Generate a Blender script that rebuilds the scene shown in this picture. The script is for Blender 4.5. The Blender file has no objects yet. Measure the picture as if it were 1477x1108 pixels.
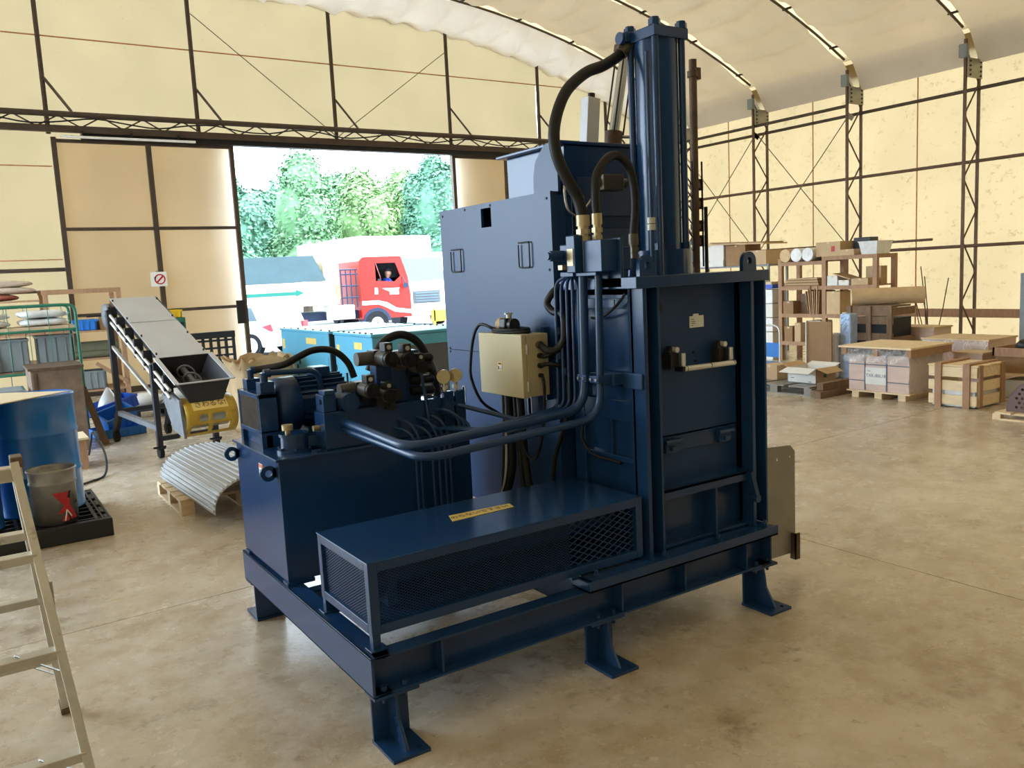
import bpy, bmesh, math, random
from mathutils import Vector, Matrix, Euler
random.seed(7)
sc = bpy.context.scene
COL = sc.collection

# ------------------------------------------------------------------ camera
cam_d = bpy.data.cameras.new('camera'); cam = bpy.data.objects.new('camera', cam_d); COL.objects.link(cam)
YAW, PIT, ROL = math.radians(33.14346), math.radians(7.33065), math.radians(2.8683)
fw = Vector((math.sin(YAW)*math.cos(PIT), math.cos(YAW)*math.cos(PIT), -math.sin(PIT)))
rt = Vector((math.cos(YAW), -math.sin(YAW), 0)); dn = fw.cross(rt)
rt2 = math.cos(ROL)*rt + math.sin(ROL)*dn; dn2 = -math.sin(ROL)*rt + math.cos(ROL)*dn
cam.matrix_world = Matrix(((rt2.x, -dn2.x, -fw.x, 0), (rt2.y, -dn2.y, -fw.y, 0), (rt2.z, -dn2.z, -fw.z, 1.6), (0, 0, 0, 1)))
cam_d.sensor_fit = 'HORIZONTAL'; cam_d.sensor_width = 36.0; cam_d.lens = 1208.72/1477*36
cam_d.clip_start = 0.05; cam_d.clip_end = 400
sc.camera = cam

# ------------------------------------------------------------------ sky, sun, exposure
world = bpy.data.worlds.new('sky'); sc.world = world; world.use_nodes = True
wn = world.node_tree.nodes; wl = world.node_tree.links; wn.clear()
wo = wn.new('ShaderNodeOutputWorld'); wb = wn.new('ShaderNodeBackground')
wb.inputs[0].default_value = (0.68, 0.84, 1.0, 1); wb.inputs[1].default_value = 12.5; wl.new(wb.outputs[0], wo.inputs[0])   # bright hazy white sky
sun_d = bpy.data.lights.new('sun_offscreen', 'SUN'); sun = bpy.data.objects.new('sun_offscreen', sun_d); COL.objects.link(sun)
sun_d.energy = 8.0; sun_d.angle = math.radians(1.0); sun_d.color = (1.0, 0.95, 0.87)
sun.rotation_euler = Vector((-0.62, 0.45, -0.95)).to_track_quat('-Z', 'Y').to_euler()
sun.location = (20, -12, 30)
sc.view_settings.view_transform = 'Standard'; sc.view_settings.look = 'None'
sc.view_settings.gamma = 1.0; sc.view_settings.use_curve_mapping = False
sc.view_settings.exposure = 0.0

# ------------------------------------------------------------------ materials
def S(r, g, b):
    def f(c):
        c /= 255.0
        return c/12.92 if c <= .04045 else ((c+.055)/1.055)**2.4
    return (f(r), f(g), f(b), 1.0)
def sc_(c, k): return (min(1, c[0]*k), min(1, c[1]*k), min(1, c[2]*k), 1.0)
MATS = {}
def mat(name, col, rough=.5, metal=0.0, var=.14, vs=7.0, bump=0.0, bs=80.0, spec=.5, coat=0.0, dirt=None, dlo=.58, dhi=.7, ds=3.0, trans=0.0, alpha=1.0, stretch=None, emit=0.0):
    m = bpy.data.materials.new(name); m.use_nodes = True; MATS[name] = m
    nt = m.node_tree; n = nt.nodes; l = nt.links; p = n['Principled BSDF']
    tc = n.new('ShaderNodeTexCoord'); src = tc.outputs['Object']
    if stretch:
        mp = n.new('ShaderNodeMapping'); mp.inputs['Scale'].default_value = stretch; l.new(src, mp.inputs[0]); src = mp.outputs[0]
    nz = n.new('ShaderNodeTexNoise'); nz.inputs['Scale'].default_value = vs; nz.inputs['Detail'].default_value = 5; nz.inputs['Roughness'].default_value = .62
    l.new(src, nz.inputs['Vector'])
    rp = n.new('ShaderNodeValToRGB'); rp.color_ramp.elements[0].position = .3; rp.color_ramp.elements[1].position = .72
    rp.color_ramp.elements[0].color = sc_(col, 1-var); rp.color_ramp.elements[1].color = sc_(col, 1+var)
    l.new(nz.outputs[0], rp.inputs[0]); out = rp.outputs[0]
    if dirt:
        n2 = n.new('ShaderNodeTexNoise'); n2.inputs['Scale'].default_value = ds; n2.inputs['Detail'].default_value = 7; n2.inputs['Roughness'].default_value = .7
        l.new(src, n2.inputs['Vector'])
        r2 = n.new('ShaderNodeMapRange'); r2.inputs[1].default_value = dlo; r2.inputs[2].default_value = dhi; l.new(n2.outputs[0], r2.inputs[0])
        mx = n.new('ShaderNodeMix'); mx.data_type = 'RGBA'; l.new(r2.outputs[0], mx.inputs[0]); l.new(out, mx.inputs[6]); mx.inputs[7].default_value = dirt; out = mx.outputs[2]
    l.new(out, p.inputs['Base Color'])
    p.inputs['Roughness'].default_value = rough; p.inputs['Metallic'].default_value = metal
    p.inputs['Specular IOR Level'].default_value = spec
    if coat: p.inputs['Coat Weight'].default_value = coat; p.inputs['Coat Roughness'].default_value = .12
    if trans: p.inputs['Transmission Weight'].default_value = trans; p.inputs['IOR'].default_value = 1.1
    if alpha < 1: p.inputs['Alpha'].default_value = alpha
    if emit: l.new(out, p.inputs['Emission Color']); p.inputs['Emission Strength'].default_value = emit
    if bump:
        nb = n.new('ShaderNodeTexNoise'); nb.inputs['Scale'].default_value = bs; nb.inputs['Detail'].default_value = 4; l.new(src, nb.inputs['Vector'])
        bp = n.new('ShaderNodeBump'); bp.inputs['Strength'].default_value = bump; bp.inputs['Distance'].default_value = .02
        l.new(nb.outputs[0], bp.inputs['Height']); l.new(bp.outputs[0], p.inputs['Normal'])
    return m
def membrane(name, col, dark, tfrac=.7, spot=.62, spot_scale=14.0, streak=True, bump=0.0, bscale=3.0):
    m = bpy.data.materials.new(name); m.use_nodes = True; MATS[name] = m
    nt = m.node_tree; n = nt.nodes; l = nt.links; n.clear()
    o = n.new('ShaderNodeOutputMaterial'); tc = n.new('ShaderNodeTexCoord')
    a = n.new('ShaderNodeTexNoise'); a.inputs['Scale'].default_value = .8; a.inputs['Detail'].default_value = 3; l.new(tc.outputs['Object'], a.inputs['Vector'])
    rp = n.new('ShaderNodeValToRGB'); rp.color_ramp.elements[0].position = .3; rp.color_ramp.elements[1].position = .75
    rp.color_ramp.elements[0].color = sc_(col, .9); rp.color_ramp.elements[1].color = sc_(col, 1.05); l.new(a.outputs[0], rp.inputs[0])
    b = n.new('ShaderNodeTexNoise'); b.inputs['Scale'].default_value = spot_scale; b.inputs['Detail'].default_value = 5; b.inputs['Roughness'].default_value = .7
    mp = n.new('ShaderNodeMapping'); mp.inputs['Scale'].default_value = (1, 1, 1.3 if streak else 1); l.new(tc.outputs['Object'], mp.inputs[0]); l.new(mp.outputs[0], b.inputs['Vector'])
    mr = n.new('ShaderNodeMapRange'); mr.inputs[1].default_value = spot; mr.inputs[2].default_value = spot+.09; mr.inputs[4].default_value = .8; l.new(b.outputs[0], mr.inputs[0])
    mx = n.new('ShaderNodeMix'); mx.data_type = 'RGBA'; l.new(mr.outputs[0], mx.inputs[0]); l.new(rp.outputs[0], mx.inputs[6]); mx.inputs[7].default_value = dark
    d = n.new('ShaderNodeBsdfDiffuse'); t = n.new('ShaderNodeBsdfTranslucent'); ms = n.new('ShaderNodeMixShader'); ms.inputs[0].default_value = tfrac
    l.new(mx.outputs[2], d.inputs[0]); l.new(mx.outputs[2], t.inputs[0]); l.new(d.outputs[0], ms.inputs[1]); l.new(t.outputs[0], ms.inputs[2]); l.new(ms.outputs[0], o.inputs[0])
    if bump:
        nb = n.new('ShaderNodeTexNoise'); nb.inputs['Scale'].default_value = bscale; nb.inputs['Detail'].default_value = 4; l.new(tc.outputs['Object'], nb.inputs['Vector'])
        bp = n.new('ShaderNodeBump'); bp.inputs['Strength'].default_value = bump; bp.inputs['Distance'].default_value = .06
        l.new(nb.outputs[0], bp.inputs['Height']); l.new(bp.outputs[0], d.inputs['Normal'])
    return m
def concrete(name):
    m = bpy.data.materials.new(name); m.use_nodes = True; MATS[name] = m
    nt = m.node_tree; n = nt.nodes; l = nt.links; p = n['Principled BSDF']; tc = n.new('ShaderNodeTexCoord')
    def noise(s, d, r=.6):
        z = n.new('ShaderNodeTexNoise'); z.inputs['Scale'].default_value = s; z.inputs['Detail'].default_value = d; z.inputs['Roughness'].default_value = r; l.new(tc.outputs['Object'], z.inputs['Vector']); return z.outputs[0]
    def mixc(f, a, b, blend='MIX'):
        x = n.new('ShaderNodeMix'); x.data_type = 'RGBA'; x.blend_type = blend
        l.new(f, x.inputs[0]) if not isinstance(f, float) else setattr(x.inputs[0], 'default_value', f)
        for k, v in ((6, a), (7, b)):
            if isinstance(v, tuple): x.inputs[k].default_value = v
            else: l.new(v, x.inputs[k])
        return x.outputs[2]
    def rng(f, a, b, c=0., d=1.):
        x = n.new('ShaderNodeMapRange'); x.inputs[1].default_value = a; x.inputs[2].default_value = b; x.inputs[3].default_value = c; x.inputs[4].default_value = d; l.new(f, x.inputs[0]); return x.outputs[0]
    c = mixc(rng(noise(.9, 6), .35, .68), S(168, 150, 124), S(204, 190, 166))
    c = mixc(rng(noise(5, 8, .7), .42, .72), c, S(212, 203, 188))
    c = mixc(rng(noise(1.7, 9, .75), .57, .70, 0, .8), c, S(118, 100, 78))
    c = mixc(rng(noise(14, 6, .7), .58, .70, 0, .6), c, S(126, 108, 86))
    c = mixc(rng(noise(70, 3, .6), .66, .8, 0, .5), c, S(88, 76, 58))
    l.new(c, p.inputs['Base Color'])
    l.new(rng(noise(2.3, 7, .7), .3, .75, .15, .40), p.inputs['Roughness']); p.inputs['Specular IOR Level'].default_value = .6
    bp = n.new('ShaderNodeBump'); bp.inputs['Strength'].default_value = .12; bp.inputs['Distance'].default_value = .01; l.new(noise(45, 5), bp.inputs['Height']); l.new(bp.outputs[0], p.inputs['Normal'])
    return m
NAVY = (0.011, 0.046, 0.138, 1)
mat('paint', NAVY, rough=.22, var=.12, vs=4, spec=.42, coat=.08)
mat('paint_panel', NAVY, rough=.36, var=.08, vs=3, spec=.42)
mat('paint_door', NAVY, rough=.42, var=.12, vs=5, spec=.3, dirt=S(84, 104, 140), dlo=.63, dhi=.85, ds=5)
mat('pipe_blue', NAVY, rough=.33, var=.1, spec=.45)
mat('metal_wall', S(92, 88, 80), rough=.6, var=.1, vs=1.0)
mat('coil_grey', S(84, 82, 80), rough=.45, metal=.15, var=.25, spec=.5)
mat('black_print', S(20, 20, 22), rough=.6, var=.1)
mat('cab_lining', S(62, 64, 68), rough=.8, var=.1)
mat('black_metal', S(24, 24, 26), rough=.45, var=.2, spec=.4)
mat('rubber', S(22, 22, 22), rough=.5, var=.15, spec=.35)
mat('cable', S(26, 26, 26), rough=.55, var=.15, spec=.35)
mat('hose', S(26, 25, 25), rough=.5, var=.15, spec=.35)
mat('brass', S(186, 170, 134), rough=.4, metal=.5, var=.15)
mat('bronze', S(104, 94, 80), rough=.42, metal=.3, var=.25)
mat('steel', S(190, 190, 190), rough=.3, metal=.95, var=.15)
mat('chrome', S(224, 224, 224), rough=.25, metal=.35, var=.08)
mat('zinc', S(196, 196, 186), rough=.45, metal=.3, var=.1)
mat('coil', S(44, 42, 40), rough=.42, metal=.1, var=.3, spec=.5)
mat('beige_box', S(196, 182, 142), rough=.5, var=.08, vs=4, spec=.4)
mat('label_white', S(232, 232, 224), rough=.5, var=.04)
mat('label_yellow', S(236, 206, 120), rough=.5, var=.06)
mat('ink', S(64, 44, 20), rough=.6, var=.1)
mat('ink_grey', S(96, 106, 124), rough=.6, var=.1)
mat('ribbed', S(176, 177, 178), rough=.4, metal=.4, var=.08)
mat('grille_metal', S(70, 74, 80), rough=.4, var=.1)
mat('red', S(176, 32, 40), rough=.5, var=.12)
mat('orange', S(214, 110, 50), rough=.5, var=.1)
mat('aluminium', S(204, 200, 190), rough=.42, metal=.55, var=.16, vs=9, dirt=S(120, 102, 78), dlo=.6, dhi=.74, ds=11)
mat('drum_blue', S(26, 106, 182), rough=.3, var=.1, vs=2, spec=.6, coat=.2)
mat('board', S(214, 196, 160), rough=.75, var=.06, vs=3)
mat('galv', S(178, 176, 168), rough=.38, metal=.6, var=.16, dirt=S(120, 112, 96), dlo=.6, dhi=.72, ds=9)
mat('pail_steel', S(150, 148, 144), rough=.36, metal=.35, var=.25, vs=5, dirt=S(84, 80, 74), dlo=.56, dhi=.72, ds=6)
mat('black_plastic', S(32, 33, 36), rough=.45, var=.15, spec=.5)
mat('wood', S(206, 180, 144), rough=.7, var=.15, vs=8, stretch=(1, 1, 6))
mat('wood_pale', S(232, 208, 168), rough=.7, var=.12, vs=6, stretch=(5, 1, 5))
mat('wood_ply', S(212, 186, 172), rough=.7, var=.08, vs=5, stretch=(1, 1, 5))
mat('wood_brown', S(166, 128, 96), rough=.7, var=.2, vs=7, stretch=(4, 4, 1))
mat('wood_dark', S(124, 98, 74), rough=.75, var=.22, vs=7, stretch=(4, 4, 1))
mat('rust', S(112, 92, 74), rough=.7, var=.3, vs=6, dirt=S(70, 54, 42), ds=5)
mat('rust_pipe', S(92, 72, 56), rough=.6, metal=.2, var=.35, vs=9)
mat('card', S(196, 166, 128), rough=.8, var=.08, vs=4)
mat('card_white', S(226, 224, 218), rough=.75, var=.05, vs=4)
mat('card_dark', S(150, 116, 80), rough=.8, var=.1, vs=5)
mat('sheet_grey', S(196, 198, 202), rough=.4, metal=.25, var=.06, vs=2)
mat('steel_plate', S(150, 146, 138), rough=.42, metal=.45, var=.14, vs=4)
mat('frame_dark', S(46, 46, 50), rough=.5, metal=.1, var=.16, spec=.4)
mat('frame_grey', S(112, 114, 118), rough=.5, metal=.2, var=.16)
mat('yellow_metal', S(178, 144, 40), rough=.45, var=.22, vs=5, dirt=S(104, 86, 34), ds=4)
mat('plastic_blue', S(44, 122, 208), rough=.45, var=.08)
mat('plastic_blue2', S(34, 84, 188), rough=.45, var=.08)
mat('plastic_grey', S(128, 136, 138), rough=.5, var=.08)
mat('plastic_yellow', S(240, 204, 40), rough=.5, var=.08)
mat('green_frame', S(40, 112, 88), rough=.45, var=.14)
mat('kraft', S(206, 176, 134), rough=.8, var=.12, vs=6, bump=.2, bs=14)
mat('sack', S(198, 178, 158), rough=.75, var=.16, vs=9, bump=.4, bs=14)
mat('sack_red', S(170, 96, 78), rough=.75, var=.14, vs=8, bump=.3, bs=14)
mat('film_bag', S(222, 222, 220), rough=.3, var=.12, vs=10, bump=.5, bs=10, spec=.6)
mat('film', S(235, 238, 242), rough=.2, var=.05, alpha=.30, bump=.9, bs=26, spec=.7)
mat('film_blue', S(170, 196, 236), rough=.25, var=.14, bump=.9, bs=20, spec=.7, vs=14)
mat('canvas', S(104, 104, 82), rough=.8, var=.14, bump=.4, bs=20)
mat('teal', S(92, 172, 204), rough=.42, var=.07, vs=2, spec=.4)
mat('grey_glass', S(90, 96, 100), rough=.2, var=.1, spec=.6)
mat('maroon_perf', S(104, 80, 76), rough=.5, var=.14)
mat('pole_dark', S(74, 60, 50), rough=.5, metal=.2, var=.2)
mat('pole_rust', S(96, 72, 56), rough=.55, var=.22, vs=9)
mat('galv_plate', S(150, 146, 130), rough=.45, metal=.4, var=.1)
mat('wire', S(120, 104, 84), rough=.5, var=.1)
mat('seam', S(186, 128, 88), rough=.8, var=.1)
mat('truck_red', S(150, 34, 26), rough=.4, var=.06, spec=.3)
mat('white_paint', S(236, 236, 236), rough=.35, var=.03, spec=.5)
mat('tarp', S(44, 66, 72), rough=.7, var=.12, vs=2, bump=.3, bs=5, spec=.3)
mat('cream', S(204, 196, 158), rough=.6, var=.05)
mat('green_stripe', S(16, 104, 92), rough=.5, var=.06)
mat('frame_blue', S(34, 46, 70), rough=.55, var=.15, spec=.3)
mat('tyre', S(30, 32, 36), rough=.85, var=.12, spec=.2)
mat('car_glass', S(70, 92, 100), rough=.1, var=.05, spec=.7)
mat('window_glass', S(40, 50, 58), rough=.1, var=.03, alpha=.93, spec=.5)
mat('tail_red', S(208, 26, 40), rough=.3, var=.05)
mat('leaf', S(104, 142, 100), rough=.6, var=.45, vs=1.2, spec=.3)
mat('leaf2', S(90, 132, 106), rough=.6, var=.45, vs=1.2, spec=.3)
mat('leaf3', S(122, 152, 98), rough=.6, var=.45, vs=1.2, spec=.3)
mat('bark', S(92, 78, 62), rough=.85, var=.2)
mat('asphalt', S(106, 104, 100), rough=.85, var=.12, vs=1.5)
mat('skin', S(206, 158, 130), rough=.6, var=.05)
mat('cloth_blue', S(36, 60, 150), rough=.8, var=.1)
mat('hat', S(52, 58, 70), rough=.7, var=.1)
SHEET = (0.202, 0.146, 0.075, 1)
membrane('wall_sheet', SHEET, (0.12, 0.09, 0.045, 1), tfrac=.74, spot=.635, spot_scale=13)
membrane('wall_sheet_right', SHEET, (0.130, 0.098, 0.046, 1), tfrac=.74, spot=.575, spot_scale=8)
membrane('leaf_sheet', (0.80, 0.66, 0.50, 1), (0.70, 0.56, 0.40, 1), tfrac=.76, spot=.8, spot_scale=2)
membrane('roof_sheet', SHEET, (0.14, 0.10, 0.05, 1), tfrac=.74, spot=.75, spot_scale=3)
membrane('liner', (0.66, 0.625, 0.60, 1), (0.59, 0.55, 0.51, 1), tfrac=.40, spot=.62, spot_scale=1.6, bump=1.0, bscale=2.6)
concrete('concrete')

# ------------------------------------------------------------------ mesh builder
ORG = {}
class MB:
    def __init__(s): s.v = []; s.f = []; s.sm = []
    def add(s, vs, fs, smooth=False):
        o = len(s.v); s.v.extend([tuple(v) for v in vs]); s.f.extend([tuple(i+o for i in f) for f in fs]); s.sm.extend([smooth]*len(fs)); return s
    def box(s, x0, x1, y0, y1, z0, z1):
        if x0 > x1: x0, x1 = x1, x0
        if y0 > y1: y0, y1 = y1, y0
        if z0 > z1: z0, z1 = z1, z0
        return s.add([(x0,y0,z0),(x1,y0,z0),(x1,y1,z0),(x0,y1,z0),(x0,y0,z1),(x1,y0,z1),(x1,y1,z1),(x0,y1,z1)],
                     [(0,3,2,1),(4,5,6,7),(0,1,5,4),(1,2,6,5),(2,3,7,6),(3,0,4,7)])
    def obox(s, c, d, rx=0, ry=0, rz=0):
        R = Euler((math.radians(rx), math.radians(ry), math.radians(rz))).to_matrix(); c = Vector(c)
        hx, hy, hz = d[0]/2, d[1]/2, d[2]/2
        vs = [c+R@Vector(p) for p in ((-hx,-hy,-hz),(hx,-hy,-hz),(hx,hy,-hz),(-hx,hy,-hz),(-hx,-hy,hz),(hx,-hy,hz),(hx,hy,hz),(-hx,hy,hz))]
        return s.add(vs, [(0,3,2,1),(4,5,6,7),(0,1,5,4),(1,2,6,5),(2,3,7,6),(3,0,4,7)])
    def bar(s, p0, p1, w, h=None, up=(0,0,1)):
        p0 = Vector(p0); p1 = Vector(p1); h = h or w; d = (p1-p0).normalized(); u = Vector(up)
        if abs(d.dot(u)) > .99: u = Vector((0,1,0))
        a = d.cross(u).normalized()*w/2; b = a.cross(d).normalized()*h/2
        vs = [p0-a-b, p0+a-b, p0+a+b, p0-a+b, p1-a-b, p1+a-b, p1+a+b, p1-a+b]
        return s.add(vs, [(0,3,2,1),(4,5,6,7),(0,1,5,4),(1,2,6,5),(2,3,7,6),(3,0,4,7)])
    def cyl(s, p0, p1, r, n=16, r2=None, caps=True):
        p0 = Vector(p0); p1 = Vector(p1); r2 = r if r2 is None else r2; d = (p1-p0).normalized()
        u = Vector((0,0,1)) if abs(d.z) < .9 else Vector((1,0,0)); a = d.cross(u).normalized(); b = d.cross(a)
        ring = lambda c, q: [c+(a*math.cos(2*math.pi*i/n)+b*math.sin(2*math.pi*i/n))*q for i in range(n)]
        s.add(ring(p0, r)+ring(p1, r2), [((i+1)%n, i, n+i, n+(i+1)%n) for i in range(n)], n > 6)
        if caps:
            s.add(ring(p0, r), [tuple(range(n))]); s.add(ring(p1, r2), [tuple(reversed(range(n)))])
        return s
    def tube(s, pts, r, n=10, caps=True):
        P = [Vector(p) for p in pts]; N = len(P); vs = []; pa = None
        for i, p in enumerate(P):
            d = (P[min(i+1, N-1)]-P[max(i-1, 0)]).normalized()
            if pa is None:
                u = Vector((0,0,1)) if abs(d.z) < .9 else Vector((1,0,0)); pa = d.cross(u).normalized()
            else:
                pa = (pa-d*pa.dot(d)).normalized()
            b = d.cross(pa); rr = r[i] if isinstance(r, (list, tuple)) else r
            vs += [p+(pa*math.cos(2*math.pi*k/n)+b*math.sin(2*math.pi*k/n))*rr for k in range(n)]
        fs = [(i*n+(k+1)%n, i*n+k, (i+1)*n+k, (i+1)*n+(k+1)%n) for i in range(N-1) for k in range(n)]
        s.add(vs, fs, True)
        if caps:
            s.add(vs[:n], [tuple(range(n))]); s.add(vs[-n:], [tuple(reversed(range(n)))])
        return s
    def prism(s, poly, ax, a, b):
        def P(q, t): return (t, q[0], q[1]) if ax == 0 else ((q[0], t, q[1]) if ax == 1 else (q[0], q[1], t))
        n = len(poly); vs = [P(q, a) for q in poly]+[P(q, b) for q in poly]
        return s.add(vs, [tuple(range(n)), tuple(range(2*n-1, n-1, -1))]+[(i, n+i, n+(i+1)%n, (i+1)%n) for i in range(n)])
    def holed(s, poly, holes, ax, a, b):          # plate with real openings
        cu = bpy.data.curves.new('outline', 'CURVE'); cu.dimensions = '2D'; cu.fill_mode = 'BOTH'; cu.extrude = (b-a)/2
        for loop in [poly]+list(holes):
            sp = cu.splines.new('POLY'); sp.points.add(len(loop)-1); sp.use_cyclic_u = True
            for p_, q_ in zip(sp.points, loop): p_.co = (q_[0], q_[1], 0, 1)
        o = bpy.data.objects.new('outline', cu); me = o.to_mesh(); t0 = (a+b)/2
        P = lambda v: (t0+v[2], v[0], v[1]) if ax == 0 else ((v[0], t0+v[2], v[1]) if ax == 1 else (v[0], v[1], t0+v[2]))
        s.add([P(v.co) for v in me.vertices], [tuple(f.vertices) for f in me.polygons])
        o.to_mesh_clear(); bpy.data.objects.remove(o); bpy.data.curves.remove(cu); return s
    def lathe(s, prof, c, n=28, smooth=True):
        vs = []; m = len(prof)
        for r, z in prof: vs += [(c[0]+r*math.cos(2*math.pi*k/n), c[1]+r*math.sin(2*math.pi*k/n), c[2]+z) for k in range(n)]
        fs = [(i*n+k, i*n+(k+1)%n, (i+1)*n+(k+1)%n, (i+1)*n+k) for i in range(m-1) for k in range(n)]
        return s.add(vs, fs, smooth)
    def ball(s, c, r, sx=1, sy=1, sz=1, n=12, m=8):
        prof = [(max(1e-4, math.sin(math.pi*i/m)), -math.cos(math.pi*i/m)) for i in range(m+1)]
        vs = []
        for q, z in prof: vs += [(c[0]+r*sx*q*math.cos(2*math.pi*k/n), c[1]+r*sy*q*math.sin(2*math.pi*k/n), c[2]+r*sz*z) for k in range(n)]
        return s.add(vs, [(i*n+k, i*n+(k+1)%n, (i+1)*n+(k+1)%n, (i+1)*n+k) for i in range(m) for k in range(n)], True)
    def grid(s, fn, nu, nv, smooth=True, skip=None):
        vs = [fn(i/nu, j/nv) for i in range(nu+1) for j in range(nv+1)]
        fs = [(i*(nv+1)+j, (i+1)*(nv+1)+j, (i+1)*(nv+1)+j+1, i*(nv+1)+j+1) for i in range(nu) for j in range(nv) if not (skip and skip(i, j))]
        return s.add(vs, fs, smooth)
    def build(s, name, m, parent=None, label=None, bev=0, thick=0, kind=None):
        o0 = ORG.get(parent.name, Vector((0,0,0))) if parent else Vector((0,0,0))
        me = bpy.data.meshes.new(name); me.from_pydata([(v[0]-o0.x, v[1]-o0.y, v[2]-o0.z) for v in s.v], [], s.f)
        me.polygons.foreach_set('use_smooth', s.sm); me.materials.append(MATS[m]); me.update()
        o = bpy.data.objects.new(name, me); COL.objects.link(o)
        if parent: o.parent = parent; ORG[o.name] = o0
        if bev:
            b = o.modifiers.new('edge', 'BEVEL'); b.width = bev; b.segments = 2; b.limit_method = 'ANGLE'; b.angle_limit = math.radians(50)
        if thick:
            t = o.modifiers.new('thickness', 'SOLIDIFY'); t.thickness = thick; t.offset = 0
        if label: o['label'] = label
        if kind: o['kind'] = kind
        return o
def tag(o, label, cat, group=None):
    o['label'] = label; o['category'] = cat
    if group: o['group'] = group
    return o
def thing(name, label, cat, loc=(0,0,0), rz=0, group=None, local=False):
    o = bpy.data.objects.new(name, None); COL.objects.link(o); o.location = loc; o.rotation_euler = (0, 0, math.radians(rz)); o.empty_display_size = .1
    ORG[o.name] = Vector((0,0,0)) if local else Vector(loc)
    return tag(o, label, cat, group)
def single(mb, name, m, label, cat, group=None, **k): return tag(mb.build(name, m, **k), label, cat, group)
def dup(root, loc, rz=None, label=None, group=None, scale=None):
    r = root.copy(); COL.objects.link(r); r.location = loc
    if rz is not None: r.rotation_euler = (0, 0, math.radians(rz))
    if scale: r.scale = scale
    if label: r['label'] = label
    if group: r['group'] = group
    for ch in list(root.children):
        c = ch.copy(); COL.objects.link(c); c.parent = r
        for g in list(ch.children):
            d = g.copy(); COL.objects.link(d); d.parent = c
    return r
def circ(x, y, r, n=14): return [(x+r*math.cos(2*math.pi*k/n), y+r*math.sin(2*math.pi*k/n)) for k in range(n)]
def fillet(pts, r, k=5):
    P = [Vector(p) for p in pts]; out = [P[0]]
    for i in range(1, len(P)-1):
        a = P[i-1]-P[i]; b = P[i+1]-P[i]; q = min(r, a.length*.48, b.length*.48)
        A = P[i]+a.normalized()*q; B = P[i]+b.normalized()*q
        for j in range(k+1):
            t = j/k; out.append(A*(1-t)**2+P[i]*2*t*(1-t)+B*t*t)
    out.append(P[-1]); return out
def spline(pts, k=6):
    P = [Vector(p) for p in pts]; P = [P[0]*2-P[1]]+P+[P[-1]*2-P[-2]]; out = []
    for i in range(1, len(P)-2):
        for j in range(k):
            t = j/k; a, b, c, d = P[i-1:i+3]
            out.append(.5*((2*b)+(c-a)*t+(2*a-5*b+4*c-d)*t*t+(3*b-a-3*c+d)*t**3))
    out.append(P[-2]); return out
def text(body, size, name, m, parent, loc, rot, ext=.0006):
    cu = bpy.data.curves.new(name, 'FONT'); cu.body = body; cu.size = size; cu.align_x = 'CENTER'; cu.align_y = 'CENTER'; cu.extrude = ext
    t = bpy.data.objects.new(name, cu); COL.objects.link(t); bpy.context.view_layer.update()
    me = bpy.data.meshes.new_from_object(t.evaluated_get(bpy.context.evaluated_depsgraph_get()))
    bpy.data.objects.remove(t); o = bpy.data.objects.new(name, me); COL.objects.link(o); me.materials.clear(); me.materials.append(MATS[m])
    o.rotation_euler = Euler([math.radians(a) for a in rot])
    o0 = ORG.get(parent.name, Vector((0,0,0))) if parent else Vector((0,0,0)); o.location = Vector(loc)-o0
    if parent: o.parent = parent
    return o
# ------------------------------------------------------------------ building shell
XL, XR, YF, YB = -3.8, 14.2, -7.5, 15.0
CX, HW = 5.2, 8.7
def arch(x): return 6.75-1.75*(min(1.04, abs(x-CX)/HW))**2.4
def joint(x): return .0
fl = MB(); fl.box(XL-.3, XR+.3, YF-.3, YB+.3, -.16, -.012)
floor = fl.build('floor', 'concrete', kind='structure')
bx = [XL-.3, -1.05, 3.95, 9.0, XR+.3]; by = [YF-.3, -.4, 4.6, 9.8, YB+.3]
def jy(y, x): return y+(.045*(x-3.95) if abs(y-4.6) < .01 else 0)
for i in range(4):
    for j in range(4):
        g = .003; x0, x1 = bx[i]+g, bx[i+1]-g; m = MB()
        q = [(x0, jy(by[j], x0)+g), (x1, jy(by[j], x1)+g), (x1, jy(by[j+1], x1)-g), (x0, jy(by[j+1], x0)-g)]
        m.prism(q, 2, -.012, 0); m.build('slab', 'concrete', floor)
gr = MB(); gr.box(-60, 90, YB+.3, 140, -.3, -.02); gr.box(-60, 90, -60, YF-.3, -.3, -.02); gr.box(-60, XL-.3, YF-.3, YB+.3, -.3, -.02); gr.box(XR+.3, 90, YF-.3, YB+.3, -.3, -.02)
o = gr.build('ground_yard', 'asphalt', kind='structure')
# back wall: membrane panels between poles
PX = [XL, -1.0, 1.48, 3.72, 6.17, 8.58, 10.76, 12.6, XR]
wb_ = MB().box(XL, 4.13, YB+.02, YB+.06, 0, .09); wb_.box(8.58, XR, YB+.02, YB+.06, 0, .09)
wall_back = wb_.build('wall_back', 'pole_dark', kind='structure')
def topz(x): return arch(x)+.05
def sheet(x0, x1, z0, z1=None, n=6):
    m = MB()
    def fn(u, v):
        x = x0+(x1-x0)*u; zt = z1 if z1 is not None else topz(x)
        return (x, YB+.015*math.sin(v*9+x*2.1), z0+(zt-z0)*v)
    m.grid(fn, n, 8); return m
for a, b in zip(PX[:-1], PX[1:]):
    if b <= 3.73: sheet(a, b, 0.05).build('membrane_panel', 'wall_sheet', wall_back)
    elif a >= 10.7: sheet(a, b, 0.05).build('membrane_panel', 'wall_sheet', wall_back)
    else: sheet(a, b, 4.12).build('membrane_panel', 'wall_sheet', wall_back)
sheet(3.72, 4.13, .05, 4.12, 1).build('membrane_panel', 'wall_sheet', wall_back)
sheet(8.58, 10.76, .05, 4.12, 3).build('membrane_panel', 'wall_sheet', wall_back)
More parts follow.
